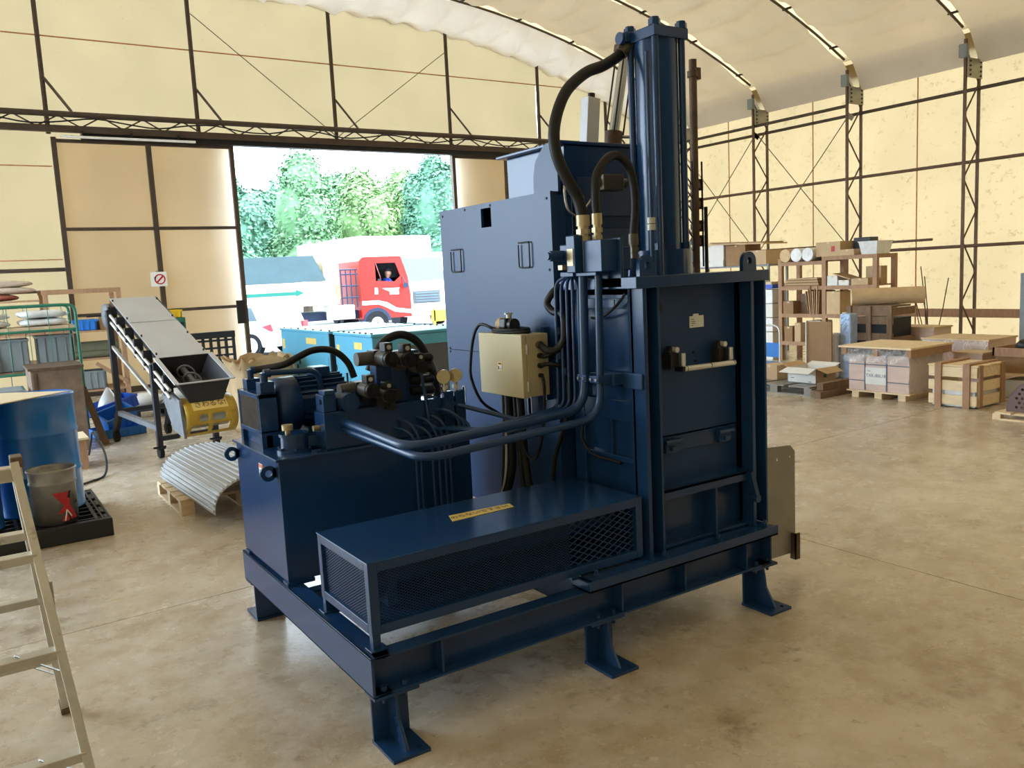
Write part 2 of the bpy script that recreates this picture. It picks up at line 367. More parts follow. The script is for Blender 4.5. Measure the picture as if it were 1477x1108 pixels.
for x in PX[1:-1]:
    m = MB(); m.cyl((x, YB-.08, 4.12), (x, YB-.08, topz(x)), .035, 10); m.build('wall_pole', 'pole_dark', wall_back)
    b = MB(); b.bar((x+.02, YB-.1, 4.95), (x+.32, YB-.34, 4.42), .035); b.build('stay', 'pole_dark', wall_back)
for z in (5.58,):
    m = MB(); m.box(XL, XR, YB-.03, YB-.015, z, z+.018); m.build('seam_line', 'seam', wall_back)
for z in (3.63, 2.2):
    m = MB(); m.box(XL, 1.48, YB-.03, YB-.015, z, z+.018); m.build('seam_line', 'seam', wall_back)
m = MB(); m.bar((XL, YB-.1, 2.05), (1.5, YB-.1, 2.05), .06); m.build('girt', 'pole_dark', wall_back)
m = MB(); m.cyl((XL, YB-.12, 1.72), (1.5, YB-.12, 1.72), .02, 8); m.build('girt', 'pole_dark', wall_back)
w = MB(); w.cyl((3.75, YB-.12, 6.15), (6.15, YB-.12, 4.3), .008, 6); w.build('brace_wire', 'wire', wall_back)
w = MB(); w.cyl((8.52, YB-.12, 6.0), (6.2, YB-.12, 4.3), .008, 6); w.build('brace_wire', 'wire', wall_back)
# header truss above the doorway
ht = thing('header_truss', 'long dark steel header truss with sliding door rail across the back wall', 'truss', (XL, YB-.3, 4.1))
m = MB(); m.cyl((XL, YB-.38, 4.37), (XR, YB-.38, 4.37), .045, 10); m.build('upper_chord', 'pole_dark', ht)
m = MB(); m.bar((XL, YB-.38, 4.15), (XR, YB-.38, 4.15), .07, .10); m.build('lower_chord', 'pole_dark', ht)
for k in range(30):
    x = XL+.3+k*.6; m = MB(); m.cyl((x, YB-.38, 4.18), (x+.3, YB-.38, 4.35), .012, 6); m.cyl((x+.3, YB-.38, 4.35), (x+.6, YB-.38, 4.18), .012, 6); m.build('web_bar', 'pole_dark', ht)
m = MB(); m.box(1.9, 11.4, YB-.34, YB-.20, 4.02, 4.11); m.build('door_rail', 'black_metal', ht)
sp = [(XL+.5+i*.45, YB-.44, 4.26+.05*math.sin(i*1.7)) for i in range(36)]
m = MB(); m.tube(spline(sp, 3), .012, 5); m.build('cable', 'cable', ht)
# sliding door leaves
def leaf(name, x0, x1, xm, hinge):
    fr = MB()
    for x in (x0, x1): fr.bar((x, YB-.22, .05), (x, YB-.22, 4.05), .07)
    fr.bar((xm, YB-.22, .05), (xm, YB-.22, 4.0), .075)
    for z in (.1, 1.32, 2.66, 4.0): fr.bar((x0, YB-.22, z), (x1, YB-.22, z), .05)
    d = fr.build(name, 'pole_dark', kind='structure')
    for a, b in ((x0, xm), (xm, x1)):
        for z0, z1 in ((.1, 1.32), (1.32, 2.66), (2.66, 4.0)):
            MB().grid(lambda u, v: (a+(b-a)*u, YB-.19+.01*math.sin(u*7+v*3), z0+(z1-z0)*v), 4, 4).build('door_panel', 'leaf_sheet', d)
    h = MB(); h.box(hinge-.07, hinge+.07, YB-.30, YB-.26, 1.02, 1.42); h.build('latch_plate', 'black_metal', d)
    return d
leaf('door_1', 1.52, 4.19, 2.87, 4.1); leaf('door_2', 8.52, 11.2, 9.78, 8.62)
m = MB(); m.cyl((1.6, YB-.50, 4.02), (3.55, YB-.50, 4.02), .02, 8); lt = m.build('light_gap_bar', 'white_paint', ht)  # white bar stands in for a bright gap of light under the truss
for x in (1.9, 2.6, 3.3): m = MB(); m.box(x-.01, x+.01, YB-.50, YB-.38, 4.03, 4.12); m.build('hanger', 'black_metal', lt)
# right wall
wr = MB(); wr.box(XR-.03, XR+.02, YF, YB, 0, .09); wall_right = wr.build('wall_right', 'pole_dark', kind='structure')
CY = [13.82, 11.7, 9.57, 7.45, 5.33, 3.21, 1.1, -1.0, -3.2, -5.3]
ys = [YB]+CY+[YF]
for a, b in zip(ys[:-1], ys[1:]):
    m = MB(); m.grid(lambda u, v: (XR+.02*math.sin(u*6.28+v*4), a+(b-a)*u, .05+5.1*v), 5, 8); m.build('membrane_panel', 'wall_sheet_right', wall_right)
    if b < 13: m = MB(); m.box(XR-.03, XR-.018, (a+b)/2-.009, (a+b)/2+.009, .05, 5.0); m.build('seam_line', 'seam', wall_right)
for z in (3.08, 1.72):
    m = MB(); m.cyl((XR-.10, YF, z), (XR-.10, YB, z), .028, 8); m.build('girt', 'pole_rust', wall_right)
m = MB(); m.cyl((XR-.10, YF, 4.22), (XR-.10, YB, 4.22), .03, 8); m.build('girt', 'pole_dark', wall_right)
m = MB(); m.cyl((XR-.42, 9.6, 4.34), (XR-.42, YB, 4.34), .03, 8); m.build('girt', 'pole_dark', wall_right)
m = MB(); m.box(XR-.16, XR-.09, 6.2, 9.3, .54, .68); m.build('rub_board', 'wood_brown', wall_right)
cols = []
def lattice(y, lab):
    t = thing('lattice_column', lab, 'column', (13.95, y, 0), 0, 'lattice columns along the right wall')
    for x in (13.72, 14.13): m = MB(); m.bar((x, y, 0), (x, y, 4.95), .04); m.build('chord', 'pole_rust', t)
    n = 9
    for k in range(n):
        z0 = .3+k*.5; a, b = (13.72, 14.13) if k % 2 else (14.13, 13.72)
        m = MB(); m.cyl((a, y, z0), (b, y, z0+.5), .014, 6); m.build('lacing_bar', 'pole_rust', t)
    m = MB(); m.box(13.72, 14.13, y-.05, y-.03, 4.36, 4.66); p = m.build('splice_plate', 'galv_plate', t)
    for x in (13.77, 14.08):
        for z in (4.40, 4.47, 4.54, 4.61): b = MB(); b.cyl((x, y-.065, z), (x, y-.05, z), .016, 6); b.build('bolt', 'black_metal', p)
    b = MB(); b.box(13.62, 13.70, y-.06, y+.06, 4.66, 4.86); b.build('cable_box', 'plastic_grey', t)
    return t
lattice(11.7, 'rusty lattice column on the translucent right wall standing behind the cardboard-topped stack')
lattice(9.57, 'rusty lattice column on the right wall standing behind the wooden storage rack')
lattice(7.45, 'rusty lattice column on the right wall beside the bundle of thin rods')
lattice(13.82, 'rusty lattice column on the right wall nearest the back wall corner')
for (ya, yb) in ((9.57, 11.7), (11.7, 13.82)):
    m = MB(); m.cyl((XR-.4, ya, 4.2), (XR-.4, yb, 1.8), .009, 6); m.build('brace_wire', 'wire', wall_right)
    m = MB(); m.cyl((XR-.4, yb, 4.2), (XR-.4, ya, 1.8), .009, 6); m.build('brace_wire', 'wire', wall_right)
    for y_, z_ in ((ya, 1.85), (yb, 1.85), (ya, 4.15), (yb, 4.15)): m = MB(); m.obox((XR-.4, y_, z_), (.02, .16, .08), rx=40); m.build('wire_bracket', 'galv_plate', wall_right)
m = MB(); m.cyl((XR-.4, 8.0, 1.86), (XR-.4, YB-.2, 1.86), .022, 8); m.build('girt', 'pole_rust', wall_right)
# left wall with its own open doorway, front wall behind the camera
wl_ = MB(); wl_.box(XL-.02, XL+.03, YF, YB, 0, .09); wall_left = wl_.build('wall_left', 'pole_dark', kind='structure')
for a, b, z0 in ((YF, 6.0, .05), (6.0, 14.6, 4.4), (14.6, YB, .05)):
    m = MB(); m.grid(lambda u, v: (XL, a+(b-a)*u, z0+(5.15-z0)*v), 6, 6); m.build('membrane_panel', 'wall_sheet_right', wall_left)
for y in (6.0, 10.3, 14.6): m = MB(); m.bar((XL+.06, y, 0), (XL+.06, y, 4.2), .1); m.build('door_post', 'pole_dark', wall_left)
wf = MB(); wf.box(XL, XR, YF-.02, YF+.03, 0, .09); wall_front = wf.build('wall_front', 'pole_dark', kind='structure')
m = MB(); m.grid(lambda u, v: (XL+(XR-XL)*u, YF, .05+(topz(XL+(XR-XL)*u)-.05)*v), 16, 6); m.build('cladding', 'metal_wall', wall_front)
# roof membrane and hung liner
rf = MB(); rf.grid(lambda u, v: (XL-.1+(XR-XL+.2)*u, YF-.1+(YB-YF+.2)*v, arch(XL-.1+(XR-XL+.2)*u)+.42), 40, 8)
ceiling = rf.build('ceiling', 'roof_sheet', kind='structure')
for s in (0, 1):
    m = MB(); x = XR+.1 if s else XL-.1
    m.grid(lambda u, v: (x, YF-.1+(YB-YF+.2)*u, 4.9+.6*v), 4, 1); m.build('eave_sheet', 'roof_sheet', ceiling)
from mathutils import noise
rng = random.Random(3)
rb = sorted([YB+.02]+CY+[YF])
for bi, (a, b) in enumerate(zip(rb[:-1], rb[1:])):
    ph = rng.random()*6
    def gap(x, side):
        d = abs(x-CX)/HW
        return .045+.075*max(0, math.sin(x*1.9+side*2+ph))**2*(.4+.6*d)+.03*max(0, d-.75)
    def fn(u, v):
        x = XL+.12+(XR-XL-.24)*u
        y0 = a+gap(x, 0)*(0 if a <= YF+.01 else 1)+.02; y1 = b-gap(x, 1)*(0 if b >= YB else .55)
        d = abs(x-CX)/HW; t = v*2-1
        fd = max(0, min(1, (.985-d)/.12)); sag = .20*(1-t*t)*fd
        scal = .15*abs(math.sin(math.pi*(x+ph*.1+.12*noise.noise((x*1.3, v*2, bi+3)))/.62))**.7*(1-t*t*.6)*fd+fd*(.010*math.sin(x*9+v*7+ph)+.06*noise.noise((x*2.2, v*2.2+ph*3, bi))+.035*noise.noise((x*5+ph, v*7, bi+9)))
        z = arch(x)-sag+scal+.02
        if b >= YB: z -= .25*v
        if d > .985: z -= (d-.985)*9.0
        return (x, y0+(y1-y0)*v, z)
    m = MB(); m.grid(fn, 240, 20); m.build('liner_panel', 'liner', ceiling)
for y in CY:
    m = MB(); m.tube([(CX+(HW-.12)*math.cos(math.pi*k/40)**1, y-.02, 0) for k in ()] or [(XL+.45+(XR-XL-.95)*k/40, y+.045, arch(XL+.45+(XR-XL-.95)*k/40)+.04) for k in range(41)], .022, 6); m.build('rib', 'pole_dark', ceiling)
    for k in range(14):
        x = XL+.9+k*1.25; m = MB(); m.box(x-.02, x+.02, y-.07, y+.09, arch(x)+.03, arch(x)+.06); m.build('rib_clip', 'black_metal', ceiling)
hl = thing('pendant_lamp', 'small clear glass lamp hanging under the liner above the press', 'lamp', (9.3, 9.0, 5.9))
m = MB(); m.cyl((9.3, 9.0, 6.02), (9.3, 9.0, 6.3), .012, 6); m.build('stem', 'galv_plate', hl)
m = MB(); m.lathe([(.03, .14), (.09, .11), (.16, .05), (.17, 0), (.14, -.03), (.001, -.04)], (9.3, 9.0, 5.9)); m.build('shade', 'chrome', hl)
# ------------------------------------------------------------------ hydraulic baling press
MP = thing('baling_press', 'dark navy blue hydraulic baling press with tall vertical cylinder, oil tank and pump', 'press', (1.03, 2.44, 0))
# --- base frame
b = MB()
def chan_x(b, x0, x1, y, z0, z1, d):      # channel along X, web at y, flanges reach y+d
    b.box(x0, x1, min(y, y+.01*(1 if d > 0 else -1)), max(y, y+.01*(1 if d > 0 else -1)), z0, z1); b.box(x0, x1, y, y+d, z0, z0+.01); b.box(x0, x1, y, y+d, z1-.01, z1)
def chan_y(b, y0, y1, x, z0, z1, d):
    b.box(x, x+.01*(1 if d > 0 else -1), y0, y1, z0, z1); b.box(x, x+d, y0, y1, z0, z0+.01); b.box(x, x+d, y0, y1, z1-.01, z1)
chan_x(b, 1.042, 3.06, 2.60, .20, .345, -.07); chan_x(b, 1.042, 3.06, 3.98, .20, .345, .07)
chan_y(b, 2.53, 4.05, 1.03, .20, .345, .075); chan_y(b, 2.53, 4.05, 3.06, .20, .345, -.075)
chan_y(b, 2.60, 3.98, 2.02, .20, .345, .07); chan_x(b, 1.04, 3.05, 3.30, .215, .335, .06)
for x in (1.30, 2.14, 2.50, 2.89): b.box(x, x+.01, 2.535, 2.60, .21, .335)
base = b.build('base_frame', 'paint', MP, bev=.003)
def foot(x, fy):
    y0 = 2.44 if fy else 4.14; s = 1 if fy else -1; Y_ = lambda d: y0+s*d
    f = MB(); f.holed([(x, Y_(0)), (x+.14, Y_(0)), (x+.14, Y_(.178)), (x, Y_(.178))], [circ(x+.108, Y_(.03), .010)], 2, 0, .012); f.box(x, x+.14, Y_(.160), Y_(.172), .012, .19)
    f.box(x-.015, x+.155, Y_(.09), Y_(.178), .188, .20)
    f.prism([(Y_(.03), .012), (Y_(.165), .012), (Y_(.165), .19), (Y_(.10), .19), (Y_(.085), .10)], 0, x+.062, x+.074)
    o = f.build('foot', 'paint', base, bev=.002)
    for dx in (.03, .11):
        g = MB(); g.cyl((x+dx, Y_(.115), .21), (x+dx, Y_(.115), .226), .013, 6); g.cyl((x+dx, Y_(.115), .165), (x+dx, Y_(.115), .19), .007, 8); g.build('bolt', 'paint', base)
for x in (1.048, 1.998, 2.945): foot(x, True); foot(x, False)
# --- guard box over the ejector ram
g = MB(); X0, X1, Y0, Y1, Z0, Z1, T = 1.06, 2.30, 2.575, 3.05, .40, .66, .034
for x in (X0, X1-T):
    for y in (Y0, Y1-T): g.box(x, x+T, y, y+T, Z0, Z1-.004)
for x in (X0,):
    for y in (Y0, Y1-T): g.box(x+.002, x+T-.002, y+.002, y+T-.002, .345, Z0); g.box(x-.012, x+T+.02, y-.012, y+T+.012, .345, .351)
for z in (Z0, Z1-T-.004):
    for y in (Y0, Y1-T): g.box(X0+T, X1-T, y, y+T, z, z+T)
    for x in (X0, X1-T): g.box(x, x+T, Y0+T, Y1-T, z, z+T)
g.box(1.92, 1.955, Y0, Y0+T, .385, Z0)
guard = g.build('ram_guard', 'paint', MP, bev=.002)
g = MB(); g.box(X0-.003, X1, Y0-.003, Y1+.003, Z1-.004, Z1); g.build('top_sheet', 'paint', guard, bev=.0015)
def expanded(a0, a1, z0, z1, pw, ph, t, place):
    m = MB(); sl = ph/pw; H = z1-z0; ext = H/sl
    for fam in (1, -1):
        k = a0-ext-pw
        while k < a1+ext+pw:
            if fam == 1: s0, e0 = (k, z0), (k+ext, z1)
            else: s0, e0 = (k+ext, z0), (k, z1)
            pts = [s0, e0]
            (xa, za), (xb, zb) = pts
            if xa > xb: xa, za, xb, zb = xb, zb, xa, za
            if xb > a0 and xa < a1:
                if xa < a0: za += (zb-za)*(a0-xa)/(xb-xa); xa = a0
                if xb > a1: zb = za+(zb-za)*(a1-xa)/(xb-xa); xb = a1
                if xb-xa > .002: m.bar(place(xa, za), place(xb, zb), t*.8, t)
            k += pw
    return m
expanded(X0+T, 1.93, Z0+T, Z1-T, .0195, .0104, .0019, lambda a, z: (a, Y0+.020, z)).build('fine_mesh', 'pipe_blue', guard, kind='stuff')
expanded(1.93, X1-T, Z0+T, Z1-T, .052, .026, .0038, lambda a, z: (a, Y0+.020, z)).build('coarse_mesh', 'pipe_blue', guard, kind='stuff')
expanded(Y0+T, Y1-T, Z0+T, Z1-T, .0195, .0104, .0019, lambda a, z: (X0+.014, a, z)).build('fine_mesh', 'pipe_blue', guard, kind='stuff')
g = MB(); g.box(X0+T, X1-T, Y1-.02, Y1-.014, Z0+T, Z1-T); g.build('back_sheet', 'paint', guard); g = MB(); g.box(X0+T, X1-T, Y0+T, Y1-T, Z0+.002, Z0+.008); g.build('added_bottom_sheet', 'paint', guard)  # bottom sheet added to keep the inside of the guard dark
c = MB(); c.cyl((1.22, 2.82, .53), (2.3, 2.82, .53), .062, 20); c.cyl((1.16, 2.82, .53), (1.22, 2.82, .53), .08, 20); c.box(1.20, 1.24, 2.74, 2.90, .42, .62); c.build('ejector_cylinder', 'paint', MP)
st = MB(); st.prism([(1.523, 2.806), (1.817, 2.815), (1.829, 2.868), (1.55, 2.885)], 2, .6605, .662); st.build('sticker', 'label_yellow', guard)
text('のらないで下さい', .034, 'sticker_text', 'ink', guard, (1.672, 2.843, .6622), (0, 0, 0))
# --- press base beam
b = MB(); b.box(1.95, 3.07, 2.50, 2.62, .346, .356); b.box(1.95, 3.07, 2.50, 2.51, .346, .392); b.box(2.30, 3.07, 2.51, 3.06, .372, .386); b.box(1.95, 1.962, 2.51, 2.62, .346, .386)
b.box(2.30, 3.07, 3.05, 3.06, .346, .386); b.box(1.98, 2.30, 2.51, 2.62, .380, .388)
bb = b.build('base_beam', 'paint', MP, bev=.0015)
for x in (2.02, 2.39, 2.72, 3.03):
    n = MB(); n.cyl((x, 2.545, .387), (x, 2.545, .398), .014, 6); n.cyl((x, 2.545, .398), (x, 2.545, .414), .008, 8); n.build('bolt', 'pipe_blue', bb)
# --- press body
b = MB()
def col(xa, xb):
    b.box(xa, xa+.020, 2.57, 2.65, .386, 1.524); b.box(xb-.012, xb, 2.57, 2.65, .386, 1.524); b.box(xa, xb, 2.635, 2.65, .386, 1.524)
col(2.335, 2.425); col(2.985, 3.085)
b.box(2.335, 2.355, 2.65, 2.665, .386, 1.524)
b.box(2.36, 2.372, 2.66, 3.05, .386, 1.50); b.box(3.05, 3.06, 2.66, 3.05, .386, 1.524)       # side plates
b.box(2.335, 2.365, 2.985, 3.06, .386, 1.524); b.box(2.37, 3.06, 3.05, 3.06, .386, 1.524)
for z0, z1 in ((.955, 1.045), (.775, .80), (1.44, 1.485), (.60, .625), (.386, .44)): b.box(2.338, 2.362, 2.66, 2.985, z0, z1)
b.box(2.342, 2.362, 2.80, 2.815, .80, .955)
b.box(2.335, 2.36, 2.75, 2.84, 1.445, 1.48)
body = b.build('press_body', 'paint', MP, bev=.002)
d = MB(); d.box(2.44, 2.97, 2.655, 2.668, .873, 1.522); door = d.build('chamber_door', 'paint_door', MP, bev=.002)
d = MB(); d.box(2.44, 2.97, 2.655, 2.668, .64, .867); d.build('lower_flap', 'paint_door', door, bev=.002)
d = MB(); d.box(2.45, 2.96, 2.648, 2.656, .80, .866); d.build('hinge_strip', 'paint', door, bev=.001)
for x in (2.50, 2.83):
    h = MB(); h.box(x, x+.075, 2.630, 2.65, .80, .845); h.cyl((x-.01, 2.625, .85), (x+.085, 2.625, .85), .012, 10); h.box(x+.02, x+.055, 2.61, 2.635, .812, .83); h.build('hinge', 'paint', door, bev=.0015)
p = MB(); p.box(2.68, 2.765, 2.650, 2.655, 1.335, 1.386); p.box(2.702, 2.735, 2.651, 2.655, 1.386, 1.395); pl = p.build('rating_plate', 'label_white', door, label='silver rating plate')
for k, (xa, xb, z) in enumerate(((2.688, 2.705, 1.372), (2.688, 2.712, 1.362), (2.688, 2.712, 1.354), (2.688, 2.70, 1.345))):
    q = MB(); q.box(xa, xb, 2.6492, 2.65, z-.002, z+.001); q.build('print_line', 'ink_grey', pl)
p = MB(); p.box(2.45, 2.50, 2.645, 2.655, 1.395, 1.475); vp = p.build('sensor_bracket', 'paint', door)
p = MB(); p.cyl((2.475, 2.625, 1.435), (2.475, 2.648, 1.435), .02, 14); p.build('sensor_head', 'black_metal', vp)
for x, z in ((2.458, 1.405), (2.492, 1.405), (2.458, 1.465), (2.492, 1.465)): q = MB(); q.cyl((x, 2.640, z), (x, 2.646, z), .005, 8); q.build('screw', 'black_metal', vp)
# latch clamps with lever handle
for x in (2.54, 2.835):
    l = MB(); l.box(x-.022, x+.022, 2.615, 2.655, 1.175, 1.245); l.prism([(x-.02, 1.245), (x+.012, 1.245), (x-.004, 1.270)], 1, 2.62, 2.65); l.box(x-.028, x-.022, 2.60, 2.655, 1.17, 1.235); l.box(x+.018, x+.024, 2.60, 2.655, 1.17, 1.235)
    lo = l.build('latch_clamp', 'coil', door, bev=.002)
    k = MB(); k.cyl((x+.012, 2.60, 1.252), (x+.012, 2.635, 1.252), .012, 12); k.build('clamp_bolt', 'chrome', lo)
    k = MB(); k.cyl((x+.040, 2.595, 1.165), (x+.040, 2.595, 1.235), .010, 12); k.build('clamp_handle', 'chrome', lo)
h = MB(); h.cyl((2.565, 2.575, 1.170), (2.875, 2.575, 1.168), .012, 14); hb = h.build('latch_bar', 'chrome', door)
for x in (2.575, 2.72, 2.865): k = MB(); k.cyl((x, 2.575, 1.17), (x+.003, 2.575, 1.17), .0128, 14); k.build('ring', 'black_metal', hb)
for x in (2.552, 2.85): k = MB(); k.box(x, x+.02, 2.57, 2.62, 1.158, 1.18); k.build('bar_bracket', 'black_metal', hb)
for (x, z) in ((2.70, 1.225), (2.71, 1.186), (2.72, .852), (2.72, .825)): d = MB(); d.cyl((x, 2.646, z), (x, 2.656, z), .005, 8); d.build('screw', 'black_metal', door)
# lower front frame
b = MB(); b.box(2.43, 2.985, 2.575, 2.66, .645, .658); b.box(2.43, 2.985, 2.575, 2.585, .615, .658); b.box(2.745, 2.757, 2.58, 2.66, .392, .645); b.box(2.43, 2.985, 2.655, 2.665, .386, .645); b.box(2.44, 2.98, 2.60, 2.66, .392, .405)
lf = b.build('lower_front_frame', 'paint', MP, bev=.0015)
l = MB(); l.bar((2.955, 2.565, .655), (2.985, 2.555, .53), .022, .03, up=(0, 1, 0)); l.cyl((2.985, 2.54, .525), (2.985, 2.575, .525), .017, 12); l.build('swing_lever', 'paint', lf)
# side strips at the right
b = MB(); b.box(3.088, 3.105, 2.60, 2.66, .42, 1.50); b.build('side_strip', 'paint', MP, bev=.002)
# --- top plate, lifting eyes
b = MB(); b.box(2.285, 3.085, 2.55, 3.09, 1.524, 1.573); tp = b.build('top_plate', 'paint', MP, bev=.003)
for x in (2.352, 2.962):
    e = MB(); n = 20
    ring_o = [(x+.043*math.cos(2*math.pi*k/n), 1.614+.043*math.sin(2*math.pi*k/n)) for k in range(n)]; ring_i = [(x+.015*math.cos(2*math.pi*k/n), 1.614+.018*math.sin(2*math.pi*k/n)) for k in range(n)]
    ring_o = [(max(x-.046, min(x+.046, q[0]*1.0)), q[1]) if q[1] >= 1.612 else (x+(.043 if q[0] > x else -.043)*min(1, abs(q[0]-x)/.03 if abs(q[0]-x) < .03 else 1), 1.573 if q[1] < 1.60 else q[1]) for q in ring_o]
    vs = [(q[0], y, q[1]) for y in (2.556, 2.576) for ring in (ring_o, ring_i) for q in ring]
    fs = []
    for k in range(n):
        j = (k+1) % n
        fs += [(k, j, n+j, n+k), (2*n+j, 2*n+k, 3*n+k, 3*n+j), (j, k, 2*n+k, 2*n+j), (n+k, n+j, 3*n+j, 3*n+k)]
    e.add(vs, fs); e.build('lifting_eye', 'paint', tp)
# --- main cylinder
cx, cy = 2.685, 2.825
c = MB(); c.cyl((cx, cy, 1.68), (cx, cy, 2.585), .094, 40); cylo = c.build('main_cylinder', 'paint', MP)
c = MB(); c.cyl((cx, cy, 1.573), (cx, cy, 1.682), .138, 44); c.build('cylinder_flange', 'paint', cylo, bev=.003)
s = .100; ch = .022
oc = [(cx-s+ch, cy-s), (cx+s-ch, cy-s), (cx+s, cy-s+ch), (cx+s, cy+s-ch), (cx+s-ch, cy+s), (cx-s+ch, cy+s), (cx-s, cy+s-ch), (cx-s, cy-s+ch)]
oc = [(cx-s, cy-s), (cx+s, cy-s), (cx+s, cy+s), (cx-s+.03, cy+s), (cx-s, cy+s-.03)]
c = MB(); c.prism(oc, 2, 2.582, 2.628); c.build('head_plate', 'paint', cylo, bev=.003)
for dx in (-.078, .078):
    for dy in (-.078, .078):
        r = MB(); r.cyl((cx+dx, cy+dy, 1.68), (cx+dx, cy+dy, 2.585), .0155, 14); r.build('tie_rod', 'pipe_blue', cylo)
        r = MB(); r.cyl((cx+dx, cy+dy, 2.628), (cx+dx, cy+dy, 2.652), .027, 6); r.cyl((cx+dx, cy+dy, 2.652), (cx+dx, cy+dy, 2.66), .02, 12); r.build('nut', 'paint', cylo)
        r = MB(); r.cyl((cx+dx, cy+dy, 1.682), (cx+dx, cy+dy, 1.712), .024, 6); r.build('nut', 'paint', cylo)
r = MB(); r.box(cx-s-.03, cx-s, cy+.045, cy+.105, 2.588, 2.630); r.cyl((cx-s-.045, cy+.075, 2.605), (cx-s-.02, cy+.075, 2.605), .026, 16); r.build('port_elbow', 'paint', cylo, bev=.004)
r = MB(); r.cyl((2.545, 2.68, 1.573), (2.545, 2.68, 1.95), .012, 10); tr = r.build('drain_tube', 'pipe_blue', cylo)
r = MB(); r.cyl((2.515, 2.70, 1.765), (2.515, 2.70, 1.79), .020, 12); r.cyl((2.515, 2.70, 1.793), (2.515, 2.70, 1.818), .020, 12); r.build('tube_union', 'zinc', cylo); r = MB(); r.cyl((2.515, 2.70, 1.573), (2.515, 2.70, 2.5), .009, 8); r.build('drain_tube', 'pipe_blue', cylo)
# --- rear housing with small cylinder and silver box
b = MB(); b.box(2.40, 2.98, 3.14, 3.62, .345, 2.185); b.box(2.36, 3.00, 3.12, 3.66, 2.185, 2.20); b.box(2.36, 2.41, 3.11, 3.20, .345, 2.0)
rear = b.build('rear_housing', 'paint', MP, bev=.004)
b = MB(); b.prism([(3.10, 1.96), (3.10, 2.17), (3.14, 2.197), (3.20, 2.185), (3.27, 2.12), (3.29, 2.05), (3.29, 1.96)], 0, 2.325, 2.34); b.build('side_gusset', 'paint_panel', rear)
b = MB(); b.box(2.46, 2.80, 3.128, 3.14, 1.62, 1.80); b.box(2.46, 2.80, 3.128, 3.14, 1.86, 2.04); b.build('service_cover', 'paint_panel', rear, bev=.003)
b = MB(); b.obox((2.725, 3.35, 2.325), (.075, .06, .26), ry=6); sb = b.build('junction_post', 'sheet_grey', rear, bev=.003)
b = MB(); b.cyl((2.741, 3.35, 2.45), (2.744, 3.35, 2.478), .018, 12); b.build('cable_gland', 'black_metal', sb)
b = MB(); b.box(2.80, 2.94, 3.28, 3.42, 2.20, 2.225); b.cyl((2.87, 3.35, 2.225), (2.88, 3.35, 2.30), .045, 18)
pc = b.build('small_cylinder', 'rust_pipe', rear)
b = MB(); b.cyl((2.882, 3.35, 2.30), (2.975, 3.35, 2.70), .026, 16); b.build('barrel', 'steel', pc)
for dx, dy in ((-.032, -.032), (.032, -.032), (-.032, .032), (.032, .032)): b = MB(); b.cyl((2.882+dx, 3.35+dy, 2.28), (2.975+dx, 3.35+dy, 2.70), .0045, 6); b.build('tie_rod', 'black_metal', pc)
b = MB(); b.obox((2.978, 3.35, 2.715), (.085, .085, .035), ry=13); b.build('end_cap', 'rust_pipe', pc)
b = MB(); b.tube(spline([(2.90, 3.31, 2.27), (2.97, 3.27, 2.26), (2.99, 3.22, 2.20), (2.985, 3.17, 2.0)]), .008, 8); b.build('air_hose', 'steel', pc)
# pole at the back right
b = MB(); b.cyl((3.39, 3.3, .35), (3.40, 3.3, 2.69), .021, 14); gp = b.build('guide_pole', 'rust_pipe', MP)
b = MB(); b.box(3.36, 3.43, 3.25, 3.35, .345, .36); b.box(3.06, 3.40, 3.28, 3.32, .36, .40); b.box(3.06, 3.40, 3.28, 3.32, 1.40, 1.44); b.build('pole_bracket', 'rust_pipe', gp)
for z in (2.60, 2.02, 1.92, 1.80, 1.72): b = MB(); b.cyl((3.396, 3.3, z), (3.396, 3.3, z+.03), .028, 12); b.box(3.42, 3.445, 3.285, 3.315, z-.01, z+.05); b.build('clamp', 'rust_pipe', gp)
for dx in (-.04, .035): b = MB(); b.cyl((3.396+dx, 3.28, 1.6), (3.396+dx, 3.28, 2.16), .005, 6); b.build('stay_rod', 'black_metal', gp)
for k in range(8): z = 1.62+k*.07; b = MB(); b.cyl((3.35, 3.28, z), (3.30, 3.26, z+.03), .004, 5); b.build('stay_wire', 'black_metal', gp)
b = MB(); b.cyl((3.445, 3.27, 1.55), (3.445, 3.27, 1.92), .010, 8); b.build('stay_rod', 'black_metal', gp)
# steel plate on the far side
b = MB(); b.holed([(3.05, .10), (3.05, .70), (3.50, .665), (3.535, .63), (3.535, .14), (3.50, .09)], [circ(3.40, .605, .007, 10), circ(3.50, .605, .007, 10)], 1, 2.77, 2.776); pt = b.build('discharge_plate', 'steel_plate', MP, label='bare grey steel discharge plate')
q = MB(); q.box(3.50, 3.506, 2.74, 2.776, .06, .20); q.box(3.50, 3.535, 2.74, 2.746, .06, .20); q.build('angle_end', 'rust_pipe', pt)
